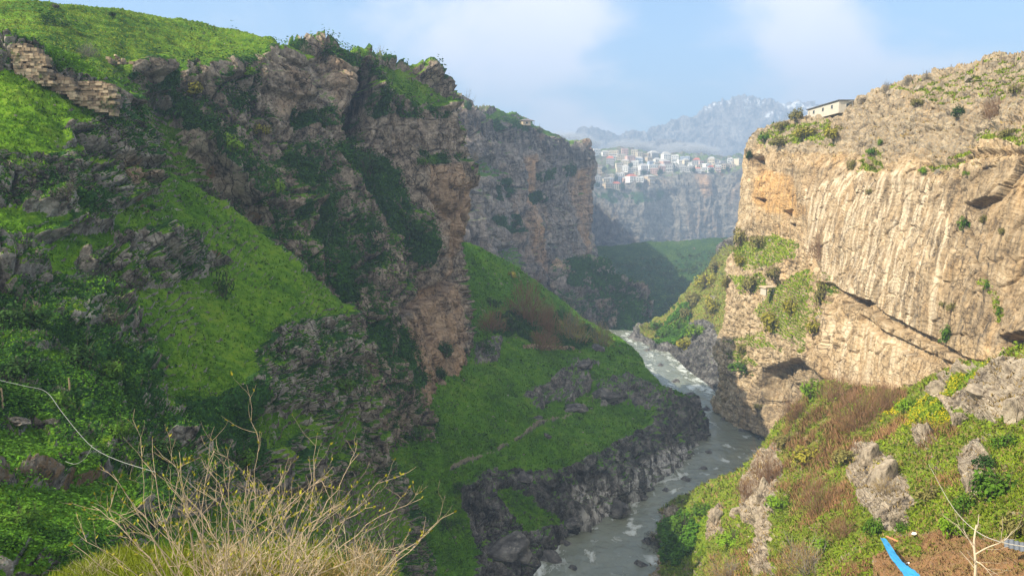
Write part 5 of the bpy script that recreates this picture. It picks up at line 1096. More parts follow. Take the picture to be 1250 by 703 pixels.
for a in [
 ('hanging', 'green', 'right_cliff', 1177, 268, 26, 'dark green bush hanging from the crack in the right cliff', 26, RC), ('hanging', 'olive', 'right_cliff', 1203, 264, 22, 'thin olive bush right of the hanging crack bush', 14, RC),
 ('hanging', 'green', 'right_cliff', 1158, 402, 24, 'drooping bush over the slanting shadow line', 32, RC), ('leafy', 'olive', 'right_cliff', 1161, 378, 16, 'small bush directly above the drooping bush', 14, RC), ('leafy', 'olive', 'right_cliff', 1150, 374, 12, 'tiny bush left of the pair over the shadow line', 10, RC),
 ('leafy', 'dark', 'right_cliff', 1170, 142, 20, 'dark round bush on the upper bouldery slope', 18, RC), ('twiggy', 'brown', 'right_cliff', 1212, 142, 34, 'brown bare bush on the upper slope right of the dark round bush', 24, RC), ('leafy', 'olive', 'right_cliff', 1228, 166, 24, 'olive bush at the upper ledge near the right edge', 14, RC),
 ('leafy', 'yellow', 'right_cliff', 1017, 168, 28, 'yellow green bush under the stone building', 22, RC), ('leafy', 'yellow', 'right_cliff', 984, 166, 36, 'wide yellow green bush on the rim left of the building', 16, RC), ('leafy', 'olive', 'right_cliff', 972, 148, 24, 'olive bush on the skyline left of the building', 16, RC),
 ('leafy', 'olive', 'right_cliff', 952, 158, 22, 'olive bush on the rim farther left of the building', 14, RC), ('leafy', 'green', 'right_cliff', 932, 172, 22, 'green bush near the left end of the cliff rim', 14, RC), ('leafy', 'dark', 'right_cliff', 916, 192, 12, 'dark bush at the very corner of the right cliff', 14, RC),
 ('leafy', 'olive', 'right_cliff', 950, 178, 30, 'low olive brush along the rim above the warm corner face', 12, RC), ('leafy', 'olive', 'right_cliff', 1038, 206, 14, 'small bush on the face below the layered rim', 18, RC), ('leafy', 'green', 'right_cliff', 1062, 190, 14, 'green plant in the vertical cleft', 12, RC), ('leafy', 'bright', 'right_cliff', 1074, 176, 10, 'bright plant higher in the vertical cleft', 10, RC),
 ('leafy', 'bright', 'right_cliff', 1126, 212, 18, 'bright green plant on the ledge in mid cliff', 10, RC), ('leafy', 'bright', 'right_cliff', 1180, 214, 14, 'bright plant under the big slanting crack', 9, RC), ('leafy', 'olive', 'right_cliff', 1060, 236, 12, 'tiny dry plant under the cleft', 10, RC), ('leafy', 'olive', 'right_cliff', 1222, 284, 16, 'olive plant on the smooth face near the right edge', 10, RC),
 ('leafy', 'green', 'right_cliff', 1204, 352, 16, 'green plant at the top of the trailing green streak', 12, RC), ('leafy', 'green', 'right_cliff', 1220, 384, 14, 'green plant at the end of the trailing green streak', 16, RC), ('twiggy', 'grey', 'right_cliff', 1082, 113, 18, 'grey bare bush on the right skyline above the building', 14, RC),
 ('twiggy', 'grey', 'right_cliff', 1106, 102, 12, 'thin bare bush higher on the right skyline', 10, RC), ('twiggy', 'grey', 'right_cliff', 1130, 97, 14, 'bare bush highest on the right skyline', 10, RC), ('leafy', 'olive', 'right_cliff', 1118, 128, 20, 'grey green bush among the boulders below the skyline', 12, RC), ('leafy', 'olive', 'right_cliff', 1240, 112, 26, 'olive scrub among boulders at the top right edge', 14, RC),
]: shrub(*a)
RS = 'shrubs on the near right slope'
for a in [
 ('leafy', 'bright', 'right_slope', 989, 486, 38, 'round bright green bush at the foot of the right cliff', 34, RS), ('twiggy', 'brown', 'right_slope', 1050, 522, 84, 'large reddish brown bare bush below the cliff foot', 58, RS), ('twiggy', 'brown', 'right_slope', 1020, 486, 60, 'brown bare bush along the cliff foot', 30, RS), ('twiggy', 'brown', 'right_slope', 1085, 498, 60, 'brown bush touching the yellow flowering grass', 34, RS),
 ('twiggy', 'brown', 'right_slope', 970, 512, 46, 'brown twiggy bush at the top edge over the river', 30, RS), ('twiggy', 'brown', 'right_slope', 1002, 626, 66, 'rust brown bush in the middle of the near slope', 52, RS), ('twiggy', 'brown', 'right_slope', 938, 588, 54, 'brown bush on the slope edge above the river', 40, RS), ('twiggy', 'brown', 'right_slope', 910, 606, 40, 'thin brown bush lower on the slope edge', 26, RS),
 ('leafy', 'yellow', 'right_slope', 985, 566, 60, 'yellow green bush between the brown bushes', 30, RS), ('leafy', 'olive', 'right_slope', 1030, 566, 50, 'olive bush above the big boulder', 22, RS), ('leafy', 'olive', 'right_slope', 958, 545, 40, 'olive bush beside the river edge brush', 22, RS), ('leafy', 'green', 'right_slope', 835, 650, 56, 'dark green bush in the shade by the river', 36, RS),
 ('leafy', 'green', 'right_slope', 856, 628, 44, 'green bush at the light edge above the shaded one', 22, RS), ('sparse', 'grey', 'right_slope', 800, 668, 40, 'grey scrub on the riverside rock', 24, RS), ('twiggy', 'straw', 'right_slope', 985, 700, 86, 'tangled straw coloured bush at the bottom edge', 44, RS), ('twiggy', 'straw', 'right_slope', 890, 708, 70, 'straw coloured grass bush at the bottom edge left of the tangled one', 32, RS),
 ('twiggy', 'brown', 'right_slope', 1030, 655, 50, 'dry brown bush above the bottom edge beside the boulder foot', 26, RS), ('leafy', 'bright', 'right_slope', 1000, 676, 60, 'fresh green bush below the rust brown one', 24, RS), ('leafy', 'bright', 'right_slope', 950, 620, 44, 'fresh green bush left of the rust brown one', 24, RS), ('leafy', 'bright', 'right_slope', 1166, 650, 42, 'round bright green bush behind the pale trunk', 36, RS),
 ('leafy', 'green', 'right_slope', 1210, 610, 76, 'big leafy green bush on the right edge of the slope', 56, RS), ('leafy', 'dark', 'right_slope', 1206, 570, 40, 'blue green leafy plant on top of the big bush', 20, RS), ('leafy', 'green', 'right_slope', 1228, 545, 40, 'green plant trailing between rocks at the right edge', 24, RS), ('leafy', 'olive', 'right_slope', 1240, 655, 44, 'olive dark bush at the right edge above the flat ground', 50, RS),
 ('leafy', 'green', 'right_slope', 1102, 650, 24, 'small green bush at the head of the blue sheet', 20, RS), ('leafy', 'green', 'right_slope', 1068, 652, 34, 'green bush just left of the blue sheet', 26, RS), ('leafy', 'bright', 'right_slope', 1108, 500, 34, 'green bush at the left end of the flowering grass', 22, RS), ('leafy', 'olive', 'right_slope', 1132, 610, 44, 'olive brush beside the white cable', 26, RS),
 ('leafy', 'yellow', 'right_slope', 1090, 575, 46, 'yellow green brush behind the big boulder', 18, RS), ('leafy', 'green', 'right_slope', 1180, 625, 40, 'green bush left of the big leafy one', 30, RS), ('twiggy', 'straw', 'right_slope', 1080, 600, 40, 'straw tuft bending over the boulder', 20, RS), ('leafy', 'bright', 'right_slope', 892, 660, 54, 'low bright green bush near the pale rock', 18, RS),
]: shrub(*a)
# ------------------------------------------------------------------ the town on the far plateau
W_MATS = {'white': simple('white_render', (.80, .79, .76), var=.06, scale=.3), 'cream': simple('cream_render', (.66, .58, .44), var=.08, scale=.3), 'grey': simple('grey_render', (.45, .44, .43), var=.1, scale=.3),
          'pink': simple('pink_render', (.62, .42, .36), var=.1, scale=.3), 'tan': simple('tan_render', (.52, .42, .30), var=.1, scale=.3), 'blue': simple('blue_render', (.42, .50, .62), var=.1, scale=.3)}
ROOF_F = simple('flat_roof', (.42, .41, .40), var=.2, scale=.4); ROOF_R = simple('red_roof', (.45, .13, .08), var=.2, scale=.4); PANE = simple('dark_window', (.03, .035, .045), rough=.25, spec=.5)
hr = random.Random(21)
def top_point(px, py):
    return surf('far_cliff', px, py)[0]
def house(px, py, wpx, hpx, tone, label, roof='flat', rows=2, extra=None):
    p = top_point(px, py)
    k = p.y / F
    w, h = wpx * k, hpx * k
    dep = w * hr.uniform(.8, 1.1)
    e = empty('house', p + Vector((0, dep * .5, -h * .12)), hr.uniform(-.5, .5))
    tag(e, label, 'house', 'houses of the hazy town on the far plateau')
    b = MB(); b.box((0, 0, h * .56), (w, dep, h * 1.12)); wl = b.build('wall', W_MATS[tone], e)
    b = MB()
    if roof == 'flat':
        t = .35
        b.box((0, 0, h * 1.12 + .25), (w + 1.0, dep + 1.0, .5))
        for s in (-1, 1):
            b.box((0, s * (dep / 2 + .2), h * 1.12 + .95), (w + .8, t, .9)); b.box((s * (w / 2 + .2), 0, h * 1.12 + .95), (t, dep - .05, .9))
        b.box((w * .2, dep * .15, h * 1.12 + 1.8), (w * .28, dep * .3, 2.6))
        b.build('roof', ROOF_F if tone != 'white' else W_MATS['white'], e)
    else:
        z0 = h * 1.12; g = h * .35; o = .7
        vs = [(-w / 2 - o, -dep / 2 - o, z0), (w / 2 + o, -dep / 2 - o, z0), (w / 2 + o, dep / 2 + o, z0), (-w / 2 - o, dep / 2 + o, z0), (-w * .25, 0, z0 + g), (w * .25, 0, z0 + g)]
        b.add(vs, [(0, 1, 5, 4), (1, 2, 5), (2, 3, 4, 5), (3, 0, 4), (3, 2, 1, 0)]); b.build('roof', ROOF_R if roof == 'red' else ROOF_F, e)
    n = max(2, int(w / 5))
    for r in range(rows):
        for c in range(n):
            b = MB(); zc = h * (.22 + .80 * (r + .45) / rows)
            b.box(((c + .5) / n * w - w / 2, -dep / 2 - .02, zc), (w / n * .5, .12, h * .8 / rows * .62)); b.build('window', PANE, e)
    if extra == 'balcony':
        b = MB(); b.box((0, -dep / 2 - 1.0, h * .55), (w * .9, 2.0, .35)); b.box((0, -dep / 2 - 1.9, h * .55 + .7), (w * .9, .2, 1.0)); b.build('balcony', W_MATS['white'], e)
    return e
def rim_y(px):      # brow of the far cliff
    return np.interp(px, [716, 745, 775, 800, 830, 850, 905], [235, 238, 234, 229, 222, 219, 218])
def sky_y(px):
    return np.interp(px, [716, 735, 760, 790, 815, 840, 860, 905], [191, 189, 190, 192, 196, 200, 202, 200])
ROWS = ['top row', 'second row', 'third row', 'middle row', 'fifth row', 'sixth row', 'cliff brow row']
ORD = ['leftmost', 'second from left', 'third from left', 'fourth from left', 'fifth from left', 'sixth from left', 'seventh from left', 'eighth from left', 'ninth from left', 'tenth from left', 'eleventh from left', 'twelfth from left', 'thirteenth from left', 'fourteenth from left', 'fifteenth from left', 'sixteenth from left', 'seventeenth from left', 'eighteenth from left', 'nineteenth from left', 'twentieth from left']
for ri, rn in enumerate(ROWS):
    f = [.02, .15, .29, .43, .57, .71, .84][ri]
    px = 719 + hr.uniform(0, 4); k = 0
    while px < 908:
        right = px > 838
        w = hr.uniform(6.5, 11.5) * (1 if not right else .85); h = hr.uniform(4.5, 8.5) * (1 if not right else .8)
        if ri == 0: h *= 1.1
        ry, sy = rim_y(px), sky_y(px)
        py = sy + (ry - sy) * f + hr.uniform(-1.2, 1.2)
        skip = (right and ri in (4, 5, 6)) or (px > 800 and ri > 4) or (810 < px < 850 and ri > 3) or hr.random() < (.22 if ri else .1)
        if not skip and k < 20:
            tone = hr.choices(['white', 'cream', 'grey', 'pink', 'tan', 'blue'], [34, 19, 20, 7, 15, 5])[0]
            rf = hr.choices(['flat', 'red', 'hip'], [76, 10, 14])[0]
            st = 'tall' if h > 7 else 'low' if h < 5.4 else 'two storey'
            if 780 < px < 815 and ri in (3, 4) and hr.random() < .6: tone = 'pink'
            rd = {'flat': 'flat roofed', 'red': 'red roofed', 'hip': 'hip roofed'}[rf]
            house(px, py, w, h, tone, f"{st} {tone} {rd} house, {ORD[k]} in the town's {rn}", rf, 3 if h > 7 else 2, 'balcony' if hr.random() < .25 else None)
            k += 1
        px += w * hr.uniform(.95, 1.35)
# trees between the houses
for i, (px, py, w) in enumerate([(738, 210, 9), (752, 222, 10), (770, 205, 8), (786, 214, 9), (806, 214, 10), (822, 207, 8), (846, 211, 9), (868, 212, 9), (888, 209, 8), (760, 233, 12), (780, 230, 10), (728, 229, 10)]):
    p = top_point(px, py)
    nm = ['left of the white houses', 'above the brow on the left', 'in the upper left of town', 'in mid town', 'beside the pinkish houses', 'right of mid town', 'at the bare gap', 'in the right part', 'near the right cliff edge', 'on the cliff brow', 'on the brow right of it', 'at the left end of the brow'][i]
    shrub('crowntree', 'dark', None, px, py, w, 'dark green town tree ' + nm, h=w * .9, group='trees between the town houses', Y=p.y)

# ------------------------------------------------------------------ mast on the mountain top
p, _ = surf('mountain', 908, 131)
m = MB(); hgt = 10 * p.y / F
STEEL = simple('mast_steel', (.30, .29, .30), metal=.3)
e = empty('radio_mast', p - Vector((0, 0, hgt * .1))); tag(e, 'tiny radio mast on the summit of the snowy mountain', 'mast')
m.tube([(0, 0, 0), (0, 0, hgt)], [hgt * .05, hgt * .03], 6); m.build('pole', STEEL, e)
for z in (.55, .8):
    m = MB(); m.box((0, 0, hgt * z), (hgt * .28, hgt * .12, hgt * .1)); m.build('antenna', STEEL, e)
m = MB(); m.box((hgt * .5, 0, hgt * .12), (hgt * .8, hgt * .5, hgt * .3)); m.build('hut', W_MATS['grey'], e)

# ------------------------------------------------------------------ stone building on the right rim
STONE = simple('pale_stone_wall', (.50, .46, .39), var=.25, scale=1.4); CONC = simple('concrete', (.34, .33, .32), var=.2, scale=1.5); GLASS = simple('window_glass', (.04, .05, .06), rough=.15, spec=.6); FRAME = simple('window_frame', (.55, .52, .46))
def rim_building():
    A = at(986, 136, 350); B = at(1024, 130, 316); k = B.y / F
    d = (B - A); d.z = 0; L = d.length; d.normalize()
    nrm = Vector((d.y, -d.x, 0)); nrm = nrm if nrm.x < 0 else -nrm
    base = min(A.z, B.z) - 2.5; H = 3.6 + 1.5; D = 7.0
    e = empty('stone_building', ((A.x + B.x) / 2, (A.y + B.y) / 2, base), math.atan2(d.y, d.x)); tag(e, 'pale one storey stone building with flat dark roof slab on the right cliff rim', 'building')
    top = at(1023, 123, B.y).z - base
    H = top
    sg = 1 if nrm.dot(Vector((-d.y, d.x, 0))) < 0 else -1       # local -y or +y is the long front
    b = MB(); b.box((0, sg * D / 2, H / 2), (L, D, H)); b.build('wall', STONE, e)
    b = MB(); b.box((0, sg * D / 2, H + .16), (L + 1.0, D + 1.0, .32)); b.build('roof', simple('dark_roof_slab', (.11, .11, .115)), e)
    for u in (-.28, .02, .30):
        b = MB(); b.box((u * L, sg * -.03, H - 1.7), (2.3, .14, 1.7)); fr = b.build('window', FRAME, e)
        for q in (-.52, .52):
            b = MB(); b.box((u * L + q, sg * -.10, H - 1.7), (.9, .05, 1.4)); b.build('pane', GLASS, fr)
    b = MB(); b.box((-.44 * L, sg * -.03, H - 2.0), (1.0, .14, 2.1)); b.build('door', CONC, e)
    endx = L / 2 + .03 if (B - A).dot(d) > 0 else -L / 2 - .03
    b = MB(); b.box((endx, sg * D * .5, H - 1.7), (.14, 1.7, 1.35)); fr = b.build('window', FRAME, e)
    b = MB(); b.box((endx + .07, sg * D * .5, H - 1.7), (.06, 1.2, 1.1)); b.build('pane', GLASS, fr)
    b = MB(); b.box((endx + 1.7, sg * D * .75, H - .5), (3.4, 3.2, .18)); [b.box((endx + 3.2, sg * (D * .75 + q), H / 2 - .3), (.15, .15, H - .6)) for q in (-1.4, 1.4)]; b.build('porch', CONC, e)
rim_building()
def rock_mesh(seed, mat, name='boulder', n=22):
    me_b = bmesh.new(); bmesh.ops.create_icosphere(me_b, subdivisions=4, radius=1.0)
    V = np.array([v.co[:] for v in me_b.verts])
    F1, F2, ID = worley(V * 1.1 + seed * 3.3)
    d = 1 + fbm(V, .9, 4, .55, seed) * .35 + (ID - .5) * .28 - .12 * sstep(.1, 0, F2 - F1) + fbm(V, 4, 3, .6, seed + 1) * .06
    V = V * d[:, None]
    q = np.random.default_rng(seed)
    for _ in range(13):             # broken faces
        nn = q.normal(size=3); nn /= np.linalg.norm(nn); c = q.uniform(.48, .85)
        h = V @ nn - c
        V = V - np.where(h > 0, h * .92, 0)[:, None] * nn
    V = V + fbm(V, 3.5, 3, .6, seed + 4)[:, None] * .05
    for v, c in zip(me_b.verts, V): v.co = c
    me = bpy.data.meshes.new(name); me_b.to_mesh(me); me_b.free(); me.materials.append(mat)
    return me
B_R = [rock_mesh(300 + k, M_slope) for k in range(3)]; B_L = [rock_mesh(310 + k, M_hill) for k in range(3)]; B_F = [rock_mesh(320 + k, M_floor) for k in range(3)]
def boulder(sh, px, py, w, h, label, kind='R', group=None, d=None):
    p, n = surf(sh, px, py)
    k = p.y / F
    me = {'R': B_R, 'L': B_L, 'F': B_F}[kind][int(px) % 3]
    o = link(bpy.data.objects.new('boulder', me)); o.location = p + Vector((0, 0, h * k * .02)); o.scale = (w * k / 2, (d or w * .8) * k / 2, h * k / 2); o.rotation_euler = (0, 0, px * .7)
    tag(o, label, 'boulder', group); return o
BG = 'boulders lying on the slopes'
for a in [('right_cliff', 1055, 122, 16, 10, 'dark boulder on the right skyline next to the stone building'), ('right_cliff', 1085, 112, 14, 9, 'pale boulder on the skyline above the dark one'), ('right_cliff', 1120, 108, 16, 10, 'pale boulder among the rocks under the right skyline'), ('right_cliff', 1182, 96, 18, 11, 'cracked pale boulder near the top of the right slope'),
          ('right_slope', 1080, 590, 44, 62, 'big pale boulder in the middle of the near right slope'), ('right_slope', 1062, 560, 30, 40, 'narrow pale boulder standing above the big one'), ('right_slope', 1100, 635, 34, 32, 'pale boulder at the foot of the big one over the blue sheet'), ('right_slope', 1132, 530, 22, 40, 'upright pale boulder by the flowering grass'), ('right_slope', 1172, 512, 26, 30, 'pale rock between flowering grass and right edge'),
          ('right_slope', 1196, 480, 44, 30, 'broad rough rock above the flowering grass at right'), ('right_slope', 1150, 474, 40, 24, 'dark veined rock at the upper end of the flowering grass'), ('right_slope', 872, 634, 26, 28, 'pale boulder at the light edge above the river'), ('right_slope', 930, 606, 20, 44, 'tall pale rock on the slope edge above the river'), ('right_slope', 1088, 560, 14, 12, 'small white stone above the big boulder'), ('right_slope', 900, 625, 26, 18, 'low pale stone right of the light edge boulder'),
          ('right_slope', 1190, 590, 26, 50, 'pale rock rib left of the big leafy bush'), ('right_slope', 1240, 500, 40, 40, 'reddish rock at the right edge under the cave')]:
    boulder(*a, kind='R', group=BG)
for a in [('gorge_floor', 672, 690, 52, 44, 'big grooved rock standing at the water edge at the bottom'), ('gorge_floor', 620, 668, 70, 50, 'dark rough rock mass left of the grooved rock'), ('gorge_floor', 694, 665, 20, 12, 'small dark rock just above the grooved rock in the river'), ('gorge_floor', 756, 618, 40, 24, 'pale rounded rock at the foot of the left bank'), ('gorge_floor', 700, 640, 30, 18, 'flat pale rock at the waterline of the left bank'), ('gorge_floor', 656, 510, 22, 10, 'grey stone on the lower green slope beside the path'), ('gorge_floor', 668, 532, 14, 10, 'small brown stone on the green slope under the path'),
          ('gorge_floor', 700, 498, 40, 16, 'grey slab where the path meets the pale rocks'), ('gorge_floor', 740, 482, 44, 18, 'broad pale slab on the terrace'), ('gorge_floor', 778, 492, 34, 18, 'pale rock at the right end of the terrace'), ('gorge_floor', 710, 444, 30, 14, 'grey slab behind the terrace rocks'), ('gorge_floor', 730, 425, 26, 14, 'dark rock beside the pale brown bush'), ('gorge_floor', 640, 582, 34, 16, 'dark rock on the edge of the lower green slope')]:
    boulder(*a, kind='F', group=BG)
for a in [('hillside', 22, 515, 36, 16, 'flat layered rock at the left edge over the small lawn'), ('hillside', 2, 547, 10, 6, 'white stone at the left edge of the small lawn')]:
    boulder(*a, kind='L', group=BG)

RV = 'rocks standing along the river'
for px, py, w, h, l in [(866, 552, 14, 9, 'dark rock off the tip of the left bank'), (858, 572, 16, 9, 'rock at the waterline just below the bank tip'), (838, 586, 18, 10, 'pale rock under the middle of the grooved bank'), (812, 598, 14, 8, 'small rock at the foot of the grooved bank'), (786, 608, 18, 10, 'pale ledge rock right of the rounded pale rock'), (730, 636, 16, 9, 'small dark rock left of the rounded pale rock'), (884, 512, 14, 9, 'pale rock at the river under the spur'), (906, 526, 18, 9, 'white topped rock at the spur foot'), (930, 536, 14, 9, 'grey rock farthest right at the spur foot'), (862, 500, 16, 10, 'dark rock across from the bank tip'), (842, 482, 18, 10, 'grey rock at the bend above the bank tip'), (824, 466, 16, 9, 'dark rock in the upper rapids on the right'), (806, 446, 14, 7, 'grey rock by the upper rapids on the right'), (790, 428, 12, 6, 'small rock at the far end of the river'), (786, 468, 14, 7, 'dark rock by the upper rapids on the left'), (790, 662, 20, 18, 'grey riverside rock below the shaded green bush'), (782, 690, 22, 20, 'grey riverside rock at the bottom edge'), (700, 694, 16, 12, 'dark rock in the water at the bottom edge')]:
    p = at(px, py, Yz(py, WATER)); k = p.y / F
    o = link(bpy.data.objects.new('river_rock', B_F[px % 3])); o.location = p; o.scale = (w * k / 2, w * k / 2.4, h * k / 2); o.rotation_euler = (0, 0, px)
    tag(o, l, 'rock', RV)
# ------------------------------------------------------------------ hut and small ruin on the middle cliff, electricity pole
def hut():
    p, _ = surf('middle_cliff', 643, 152); k = p.y / F
    e = empty('hut', p - Vector((0, 0, .6)), .5); tag(e, 'small stone hut with overhanging grey roof on the middle cliff top', 'hut')
    w, h = 13 * k, 5.5 * k
    b = MB(); b.box((-w * .1, 0, h / 2), (w * .8, w * .6, h)); b.build('wall', W_MATS['tan'], e)
    b = MB(); b.add([(-w * .62, -w * .45, h), (w * .72, -w * .45, h), (w * .72, w * .45, h), (-w * .62, w * .45, h), (-w * .2, 0, h * 1.45), (w * .3, 0, h * 1.45)], [(0, 1, 5, 4), (1, 2, 5), (2, 3, 4, 5), (3, 0, 4), (3, 2, 1, 0)]); b.build('roof', simple('slate_roof', (.17, .15, .15), scale=1), e)
    for s in (-1, 1):
        b = MB(); b.tube([(w * .62, s * w * .36, 0), (w * .62, s * w * .36, h)], [.18, .18], 6); b.build('post', WOOD_D, e)
    b = MB(); b.box((-w * .1, -w * .3 - .03, h * .55), (w * .2, .1, h * .4)); b.build('window', PANE, e)
hut()
def ruin():
    p, _ = surf('middle_cliff', 553, 131); k = p.y / F
    e = empty('stone_house', p - Vector((0, 0, .8)), .25); tag(e, 'small roofless stone house at the left end of the middle cliff top', 'house')
    w, h = 15 * k, 6 * k
    b = MB()
    for s in (-1, 1): b.box((0, s * w * .3, h / 2), (w, .7, h)); b.box((s * (w / 2 - .35), 0, h / 2 - .1), (.7, w * .6 - .75, h - .2))
    b.build('wall', simple('ruin_stone', (.36, .31, .27), var=.35, scale=1.2), e)
    b = MB(); b.box((w * .1, -w * .3 - .36, h * .45), (w * .16, .06, h * .6)); b.build('doorway', PANE, e)
ruin()
shrub('crowntree', 'dark', None, 572, 136, 18, 'dark round evergreen tree on the middle cliff top', h=15, Y=surf('middle_cliff', 572, 135)[0].y + 4)
shrub('tree', 'grey', 'middle_cliff', 590, 137, 10, 'thin umbrella shaped tree right of the dark evergreen', h=8)
shrub('sparse', 'grey', 'middle_cliff', 660, 161, 16, 'greyish bush on the slope right of the stone hut', h=9)
shrub('sparse', 'grey', 'middle_cliff', 685, 172, 14, 'bush on the cliff rim farther right of the hut', h=7)
shrub('twiggy', 'straw', 'middle_cliff', 578, 196, 18, 'pale dry bush on the grassy buttress of the middle cliff', h=12)
POLE_M = simple('pole_wood', (.16, .13, .10))
def pole(name, sh, px, py, hpx, label, arms=1, Y=None, group=None):
    p = at(px, py, Y) if Y else surf(sh, px, py)[0]
    k = p.y / F; h = hpx * k
    e = empty(name, p - Vector((0, 0, h * .15))); tag(e, label, 'pole', group)
    b = MB(); b.tube([(0, 0, 0), (0, 0, h * 1.15)], [.13, .10], 6); b.build('post', POLE_M, e)
    for q in range(arms):
        b = MB(); b.box((0, 0, h * (1.05 - .12 * q)), (h * .25, .12, .12)); b.build('crossarm', POLE_M, e)
pole('utility_pole', 'middle_cliff', 544, 127, 10, 'utility pole with crossarms beside the roofless house', 2)
for i, (px, l) in enumerate([(1129, 'fence pole lowest on the right skyline'), (1160, 'fence pole in the middle of the right skyline'), (1198, 'fence pole second from the right on the skyline'), (1221, 'fence pole highest on the right skyline')]):
    pole('fence_pole', 'right_cliff', px, [95, 87, 79, 74][i], 9, l, 0, group='poles along the right skyline')

# ------------------------------------------------------------------ ruined wall on the left
def masonry():
    t = NT('old_masonry'); g = t.n('ShaderNodeNewGeometry')
    c = t.ramp(g.outputs['Random Per Island'], [(0, (.16, .12, .085)), (.35, (.27, .20, .135)), (.7, (.37, .285, .19)), (1, (.46, .37, .26))])
    c = t.mix(t.rng(t.noise(.5, 7, .7), .47, .64, 0, .8), c, (.09, .08, .065))
    c = t.mix(t.rng(t.noise(.35, 6, .7, vec=t.mapped((1, 1, 1), (8, 3, 1))), .56, .66, 0, .8), c, (.045, .09, .015))
    t.color(c); t.bump(t.noise(4, 7, .75), .8, .12)
    return t.m
MAS = masonry()
def ruined_wall():
    e = empty('ruined_wall', at(80, 112, 134)); tag(e, 'ruined tan stone wall stepping down the hillside at upper left', 'wall')
    inv = e.location.copy()
    def piece(name, pts, Y0, Y1, thick=1.6, seed=0):
        """irregular panel of coursed stones between a top and a bottom outline"""
        r = random.Random(seed); b = MB(); x0, x1 = pts[0][0], pts[-1][0]
        Yd = min(min(surf('hillside', q[0], q[1] + 3)[0].y, surf('hillside', q[0], q[2] - 3)[0].y) for q in pts) - .3; k = Yd / F
        q0 = [p_[0] for p_ in pts]
        zmax = max(at(p_[0], p_[1], Yd).z for p_ in pts); z = min(at(p_[0], p_[2], Yd).z for p_ in pts) - 1.2
        while z < zmax:
            hh = r.choice((.34, .4, .46, .54)); px = x0 - r.uniform(0, 3)
            while px < x1:
                wp = r.uniform(3.0, 7.5)
                c = at(px + wp / 2, 100, Yd)
                zt = at(px, np.interp(px + wp / 2, q0, [p_[1] for p_ in pts]), Yd).z + .35 * math.sin(px * .9 + seed) ; zb = at(px, np.interp(px + wp / 2, q0, [p_[2] for p_ in pts]), Yd).z - 1.2
                if zb < z < zt and r.random() > .05:
                    b.box((c.x - inv.x, Yd - inv.y + r.uniform(-.14, .14), z + hh / 2 - inv.z), (wp * k * .97, thick + r.uniform(-.3, .3), hh * .94), rz=r.uniform(-.04, .04))
                px += wp
            z += hh
        b.build(name, MAS, e)
    piece('wall_section', [(22, 58, 84), (38, 56, 90), (58, 66, 98), (62, 88, 104)], 139, 137, seed=1)
    piece('wall_section', [(60, 92, 104), (84, 98, 110), (92, 104, 116)], 137, 136, seed=2)
    piece('wall_section', [(88, 104, 118), (110, 100, 126), (130, 102, 134), (138, 106, 136)], 136, 138, seed=3)
ruined_wall()
def rubble():
    e = link(bpy.data.objects.new('stone_heap', MB().mesh('stone_heap', MAS))); b = MB(); r = random.Random(5)
    p, _ = surf('left_cliff', 138, 78)
    for _ in range(46):
        s = r.uniform(.35, .8); b.box((r.gauss(0, 1.7), r.gauss(0, .6), abs(r.gauss(0, .5))), (s * 1.4, s, s * .8), rz=r.uniform(0, 3), rx=r.uniform(-.3, .3))
    e.data = b.mesh('stone_heap', MAS); e.location = p; tag(e, 'heap of tumbled wall stones at the foot of the hilltop meadow', 'stones')
rubble()
def terrace_wall():
    b = MB(); r = random.Random(9); o = at(670, 422, surf('gorge_floor', 670, 424)[0].y)
    for px in np.arange(640, 702, 1.1):
        p, _ = surf('gorge_floor', px, 424 + (px - 640) * .03); 
        for z in (0.2, .75, 1.25): b.box(p - o + Vector((r.uniform(-.1, .1), r.uniform(-.2, .2), z)), (.5, .8, .5), rz=r.uniform(-.3, .3))
    w = b.build('dry_stone_wall', MAS); w.location = o; tag(w, 'low dry stone terrace wall along the brush on the gorge floor', 'wall')
terrace_wall()

